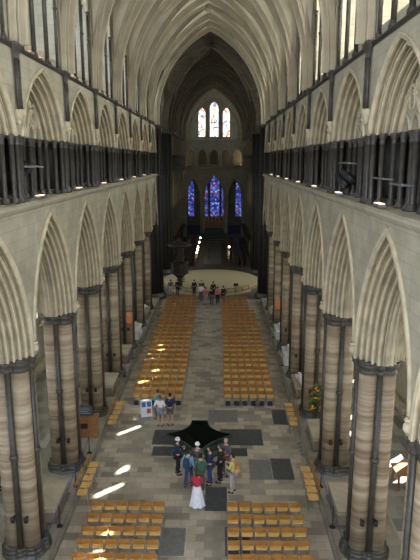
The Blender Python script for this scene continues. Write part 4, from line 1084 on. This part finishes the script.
def person(x, y, face, H, top, bottom, hair, label, arms='down', z=0.0, shorts=False, skirt=False, hat=None, bag=None, coat=False, shoes=(.03, .03, .03), stride=.0, head_turn=0.0, detail=True, longhair=False, group=None):
    """face = direction looked at (radians from +y, counter-clockwise)"""
    k = H / 1.74
    t = empty('person', (x, y, z), face)
    J = {'pel': (0, 0, .96), 'wa': (0, .0, 1.10), 'ch': (0, .0, 1.30), 'nk': (0, -.01, 1.46), 'hd': (0, .01, 1.56)}
    for s, n_ in ((-1, 'l'), (1, 'r')):
        J['hip' + n_] = (s * .095, 0, .90); J['kn' + n_] = (s * .105, .03 + s * stride * .5, .50); J['an' + n_] = (s * .11, -.03 + s * stride, .09); J['to' + n_] = (s * .13, .14 + s * stride, .035)
        J['sh' + n_] = (s * .18, -.01, 1.415)
        if arms == 'down': el, wr, ha = (s * .25, -.03, 1.14), (s * .27, .05, .90), (s * .27, .09, .81)
        elif arms == 'back': el, wr, ha = (s * .27, -.12, 1.16), (s * .10, -.20, 1.08), (s * .02, -.21, 1.10)
        elif arms == 'cross': el, wr, ha = (s * .25, .06, 1.15), (s * .02, .22, 1.18), (-s * .07, .21, 1.19)
        elif arms == 'hold': el, wr, ha = (s * .25, .04, 1.15), (s * .12, .26, 1.22), (s * .05, .31, 1.27)
        elif arms == 'hips': el, wr, ha = (s * .36, -.05, 1.18), (s * .20, .05, 1.02), (s * .15, .08, .99)
        J['el' + n_] = el; J['wr' + n_] = wr; J['ha' + n_] = ha
    J = {a: (b[0] * k, b[1] * k, b[2] * k) for a, b in J.items()}
    order = ['pel', 'wa', 'ch', 'nk', 'hd'] + [a + n_ for n_ in 'lr' for a in ('hip', 'kn', 'an', 'to', 'sh', 'el', 'wr', 'ha')]
    rad = dict(pel=(.145, .11), wa=(.125, .095), ch=(.15, .11), nk=.065, hd=.055, hip=.085, kn=.058, an=.040, to=.032, sh=.065, el=.044, wr=.030, ha=.038)
    key = lambda n_: n_ if n_ in rad else n_[:-1]
    def rr(n_, add=0.0, mul=1.0):
        r_ = rad[key(n_)]
        return tuple((q * mul + add) * k for q in r_) if isinstance(r_, tuple) else (r_ * mul + add) * k
    E0 = [('pel', 'wa'), ('wa', 'ch'), ('ch', 'nk'), ('nk', 'hd')]
    for n_ in 'lr': E0 += [('pel', 'hip' + n_), ('hip' + n_, 'kn' + n_), ('kn' + n_, 'an' + n_), ('an' + n_, 'to' + n_), ('ch', 'sh' + n_), ('sh' + n_, 'el' + n_), ('el' + n_, 'wr' + n_), ('wr' + n_, 'ha' + n_)]
    def make(names, add=0.0, mul=1.0, over=None):
        idx = {n_: i for i, n_ in enumerate(names)}
        return skin_mesh([J[n_] if not over or n_ not in over else over[n_] for n_ in names], [(idx[a], idx[b]) for a, b in E0 if a in idx and b in idx], [rr(n_, add, mul) for n_ in names])
    body = MB(); join_into(body, make(order))
    # head with face
    hc = Vector((0, .015, 1.635)) * k; hr = .095 * k; rings = []
    ct, st = cos(head_turn), sin(head_turn)
    def hp(px_, py_, pz_): return (hc.x + px_ * ct - py_ * st, hc.y + px_ * st + py_ * ct, hc.z + pz_)
    for i in range(11):
        ph = pi * i / 10; zz = -cos(ph); q = max(.001, sin(ph)); row = []
        for m_ in range(16):
            an = 2 * pi * m_ / 16; px_, py_ = q * cos(an) * .80, q * sin(an)
            if zz < 0: px_ *= 1 + .22 * zz; py_ *= (1 + .12 * zz)
            if abs(an - pi / 2) < .25 and -.5 < zz < .15: py_ += .24 * (1 - abs(zz + .18) / .4)    # nose
            if abs(abs(an - pi / 2) - .39) < .05 and -.1 < zz < .25: py_ -= .09                    # eye sockets
            row.append(hp(px_ * hr, py_ * hr, zz * hr * 1.22))
        rings.append(row)
    body.rings(rings)
    for s in (-1, 1):
        body.ball(hp(s * .082 * k, -.005, -.005), .02 * k, 6, 5, (.5, 1, 1.5))
    # hands: palm with fingers and thumb
    if detail:
        for s, n_ in ((-1, 'l'), (1, 'r')):
            wv = Vector(J['wr' + n_]); hv = Vector(J['ha' + n_]); d = (hv - wv).normalized(); side_ = d.cross(Vector((0, 1, 0)) if abs(d.y) < .8 else Vector((0, 0, 1))).normalized(); nrm = side_.cross(d)
            for q in range(4):
                b0 = hv + side_ * (q - 1.5) * .019 * k; ln = (.062, .072, .068, .052)[q] * k
                body.tube([b0 - d * .01, b0 + d * ln * .5 + nrm * .006 * k, b0 + d * ln * .9 + nrm * .022 * k], [.0095 * k, .0088 * k, .007 * k], 6)
            b0 = wv.lerp(hv, .45) + side_ * .028 * k * (-s); body.tube([b0, b0 + (side_ * -s * .6 + d) * .03 * k, b0 + (side_ * -s * .4 + d * 1.2) * .05 * k], [.012 * k, .010 * k, .008 * k], 6)
    body.build('body', M['skin'], t, True)
    # face marks
    f_ = MB()
    for s in (-1, 1): f_.ball(hp(s * .032 * k, .083 * k, .006 * k), .010 * k, 6, 4)
    f_.build('eye', M['black'], t)
    f_ = MB(); f_.box(hp(0, .088 * k, -.052 * k), (.045 * k, .012 * k, .010 * k), head_turn); f_.build('mouth', cloth('lips', (.35, .10, .08)), t)
    # hair or hat
    hm = cloth('hair_%s' % '_'.join('%02d' % int(c * 99) for c in hair), hair); h_ = MB(); rings = []
    for i in range(8):
        ph = pi * (.02 + .60 * i / 7); row = []
        for m_ in range(16):
            an = 2 * pi * m_ / 16; fr = max(0, sin(an)); lim = 1.0 if not (fr > .35 and i > 3) else .80
            low = .5 if (fr > .35 and i > 3) else 1
            row.append(hp(sin(ph) * cos(an) * hr * .92 * lim, (sin(ph) * sin(an) * 1.12 - .06) * hr * lim, (cos(ph) * 1.32 if low == 1 else max(cos(ph) * 1.3, .35)) * hr))
        rings.append(row)
    h_.rings(rings)
    if longhair: h_.ball(hp(0, -.055 * k, -.10 * k), .075 * k, 10, 7, (1.1, .6, 1.7))
    h_.build('hair', hm, t, True)
    if hat:
        h_ = MB(); c0 = hp(0, 0, .035 * k); h_.lathe(c0, [(.118 * k, 0), (.118 * k, .008), (.105 * k, .014), (.10 * k, .05 * k), (.08 * k, .09 * k), (.02, .105 * k)], 16); h_.build('hat', cloth('hat_cloth_%d' % int(hat[0] * 99), hat), t, True)
    # clothes
    tn = ['ch', 'wa', 'pel', 'nk'] + [a + n_ for n_ in 'lr' for a in ('sh', 'el', 'wr')] if not shorts or coat else ['ch', 'wa', 'pel', 'nk', 'shl', 'ell', 'shr', 'elr']
    over = {'nk': (0, -.01 * k, 1.425 * k)}
    if coat: over['pel'] = (0, 0, .80 * k)
    me = make(tn, .016, 1.02, over); me.materials.clear(); me.materials.append(top); link('jacket' if coat else 'shirt', me, t)
    if skirt:
        s_ = MB(); n = 28; rows = []
        for z_, r_, fl2 in ((1.02, .15, 0), (.92, .185, .0), (.7, .22, .012), (.4, .27, .025), (.12, .33, .035)):
            rows.append([((r_ + fl2 * cos(7 * a_)) * cos(a_) * k, (r_ * .8 + fl2 * cos(7 * a_)) * sin(a_) * k, z_ * k) for a_ in [2 * pi * i / n for i in range(n)]])
        s_.rings(rows, caps=False); s_.build('skirt', bottom, t, True)
    else:
        bn = ['pel'] + [a + n_ for n_ in 'lr' for a in ('hip', 'kn', 'an')]
        over = {}
        if shorts:
            for n_ in 'lr':
                a_, b_ = Vector(J['kn' + n_]), Vector(J['hip' + n_]); over['kn' + n_] = tuple(a_.lerp(b_, .12)); 
            bn = ['pel'] + [a + n_ for n_ in 'lr' for a in ('hip', 'kn')]
        me = make(bn, .02, 1.03, over); me.materials.clear(); me.materials.append(bottom); link('shorts' if shorts else 'trousers', me, t)
    for n_ in 'lr':
        a_, b_ = Vector(J['an' + n_]), Vector(J['to' + n_]); sh = MB(); sh.tube([(a_.x, a_.y - .05 * k, .045 * k), (a_.x, a_.y + .03 * k, .05 * k), (b_.x, b_.y - .03 * k, .042 * k), (b_.x, b_.y + .03 * k, .035 * k)], [.034 * k, .044 * k, .042 * k, .03 * k], 10)
        sh.build('shoe', cloth('shoe_%d' % int(shoes[0] * 99), shoes), t, True)
    if bag:
        kind, bm_ = bag; b_ = MB()
        if kind == 'backpack':
            b_.rings([[(w_ * cos(a_) * k, (-.20 + d_ * sin(a_)) * k, z_ * k) for a_ in [2 * pi * i / 12 for i in range(12)]] for w_, d_, z_ in ((.10, .06, .98), (.15, .10, 1.02), (.16, .11, 1.2), (.14, .09, 1.36), (.08, .05, 1.43))])
            bo = b_.build('backpack', bm_, t, True); st_ = MB()
            for s in (-1, 1): st_.tube([(s * .10 * k, -.17 * k, 1.4 * k), (s * .12 * k, -.02 * k, 1.49 * k), (s * .12 * k, .13 * k, 1.35 * k), (s * .13 * k, .08 * k, 1.12 * k), (s * .13 * k, -.14 * k, 1.05 * k)], .018 * k, 6)
            st_.build('strap', bm_, bo)
        else:
            sx = -1 if kind.endswith('left') else 1
            b_.box((sx * .27 * k, -.05 * k, .95 * k), (.12 * k, .32 * k, .28 * k), bev=.04); bo = b_.build('shoulder_bag', bm_, t)
            st_ = MB(); st_.tube([(sx * .25 * k, -.12 * k, 1.08 * k), (sx * .1 * k, -.14 * k, 1.38 * k), (-sx * .12 * k, -.04 * k, 1.49 * k), (-sx * .1 * k, .12 * k, 1.36 * k), (sx * .22 * k, .06 * k, 1.08 * k)], .014 * k, 6); st_.build('strap', bm_, bo)
    tag(t, label, 'person', group); return t
G1 = 'visitors gathered by the font'
navy = cloth('navy_jersey', (.018, .025, .06)); denim = cloth('blue_denim', (.035, .06, .14)); blk = cloth('black_cloth', (.012, .012, .014)); ltb = cloth('pale_blue_jacket', (.20, .33, .50)); grn = cloth('dull_green_shirt', (.07, .14, .09))
red = cloth('red_top', (.42, .03, .05)); wht = cloth('white_cotton', (.75, .74, .76)); yel = cloth('mustard_shirt', (.50, .42, .13)); bei = cloth('beige_trousers', (.42, .37, .30)); brn = cloth('brown_leather', (.16, .06, .03)); org = cloth('orange_bag', (.70, .26, .04)); gry = cloth('grey_cloth', (.10, .10, .10)); pnk = cloth('pink_top', (.55, .18, .20))
def at(x, y): return F(x, y)
def face_to(p, q): return atan2(-(q[0] - p[0]), q[1] - p[1])
ctr = F(205, 470)
def grp(x, y, *a, **kw):
    p = at(x, y); fc = kw.pop('face', None)
    return person(p[0], p[1], face_to(p, ctr) if fc is None else fc, *a, group=G1, **kw)
DK = (.02, .015, .01)
grp(178.5, 474.5, 1.74, navy, blk, DK, 'person in dark navy coat and white hat at the left of the group', hat=(.75, .74, .72), coat=True, bag=('bag_left', denim), arms='hold')
grp(189.5, 486.5, 1.70, ltb, denim, DK, 'person in pale blue jacket with dark blue backpack', bag=('backpack', cloth('slate_backpack', (.03, .05, .09))), face=R(-25), stride=.1)
grp(198.5, 478, 1.68, gry, denim, DK, 'person in white cap mostly hidden at the middle of the group', hat=(.8, .79, .8), face=R(165))
grp(201.5, 490, 1.66, grn, gry, DK, 'person in green shirt with green backpack behind the woman in red', bag=('backpack', cloth('green_backpack', (.05, .12, .07))), face=R(10))
grp(211, 484.5, 1.76, navy, denim, DK, 'person in navy jersey and blue jeans facing the group', face=R(80), arms='hold')
grp(221, 482, 1.78, blk, blk, (.06, .05, .04), 'person in black clothes carrying a brown bag', bag=('bag_right', brn), face=R(70), arms='down')
grp(226.5, 475, 1.76, gry, gry, (.30, .29, .28), 'grey haired person in dark clothes at the back right of the group', face=R(150), arms='cross')
grp(233.5, 492, 1.76, yel, bei, DK, 'person in mustard shirt and beige trousers with orange bag', bag=('bag_right', org), face=R(65), arms='hold')
grp(198, 507.5, 1.64, red, wht, (.08, .03, .015), 'woman in red top and long white skirt with her back turned', skirt=True, face=R(-8), arms='cross', longhair=True)
p = at(161, 426.5); person(p[0], p[1], R(-5), 1.72, wht, cloth('blue_grey_shorts', (.22, .27, .36)), (.12, .07, .04), 'person in white shirt and pale shorts with arms behind the back', arms='back', shorts=True)
p = at(171, 425.5); person(p[0], p[1], R(15), 1.80, navy, cloth('olive_shorts', (.10, .10, .08)), DK, 'person in navy shirt and dark shorts beside the poster stand', shorts=True, arms='down')
p = at(158.5, 419); person(p[0], p[1], R(60), 1.66, cloth('teal_top', (.06, .28, .33)), denim, DK, 'person in teal top behind the one in the white shirt', arms='down')
far = [(171, 296, gry, bei, 'person in grey and beige below the pulpit'), (178, 295.5, blk, blk, 'person in black beside the pulpit'), (194.5, 296, blk, blk, 'person in black left of the visitors at the dais'),
       (201.5, 301, wht, gry, 'person in white shirt at the dais with back turned'), (206, 304.5, pnk, bei, 'person in pink top and beige trousers at the end of the aisle'), (202, 296.5, blk, blk, 'person in black beyond the one in white at the dais'),
       (213.5, 298, blk, blk, 'tall person in black in the middle of the dais visitors'), (211.8, 305.5, blk, gry, 'person in black and grey at the end of the aisle'), (218, 304, pnk, blk, 'person in pink top and black trousers by the right chairs'), (223.5, 303, blk, blk, 'person in black at the right of the dais visitors')]
for i, (x, y, a, b, lab) in enumerate(far):
    p = at(x, y); person(p[0], p[1], R([10, -20, 30, 0, 15, 180, 5, -10, 20, 40][i]), 1.72, a, b, DK, lab, detail=False, group='visitors before the dais')
person(-8.4, 21.2, R(-60), 1.7, blk, blk, DK, 'person in dark clothes in the left aisle behind the near tomb')
person(-8.25, 17.6, R(-100), 1.68, cloth('lilac_shirt', (.45, .38, .60)), blk, DK, 'person in lilac shirt cut off by the left edge')
person(-8.9, 26.5, R(-90), 1.7, red, blk, DK, 'person in red top in the left aisle beyond the second pier')
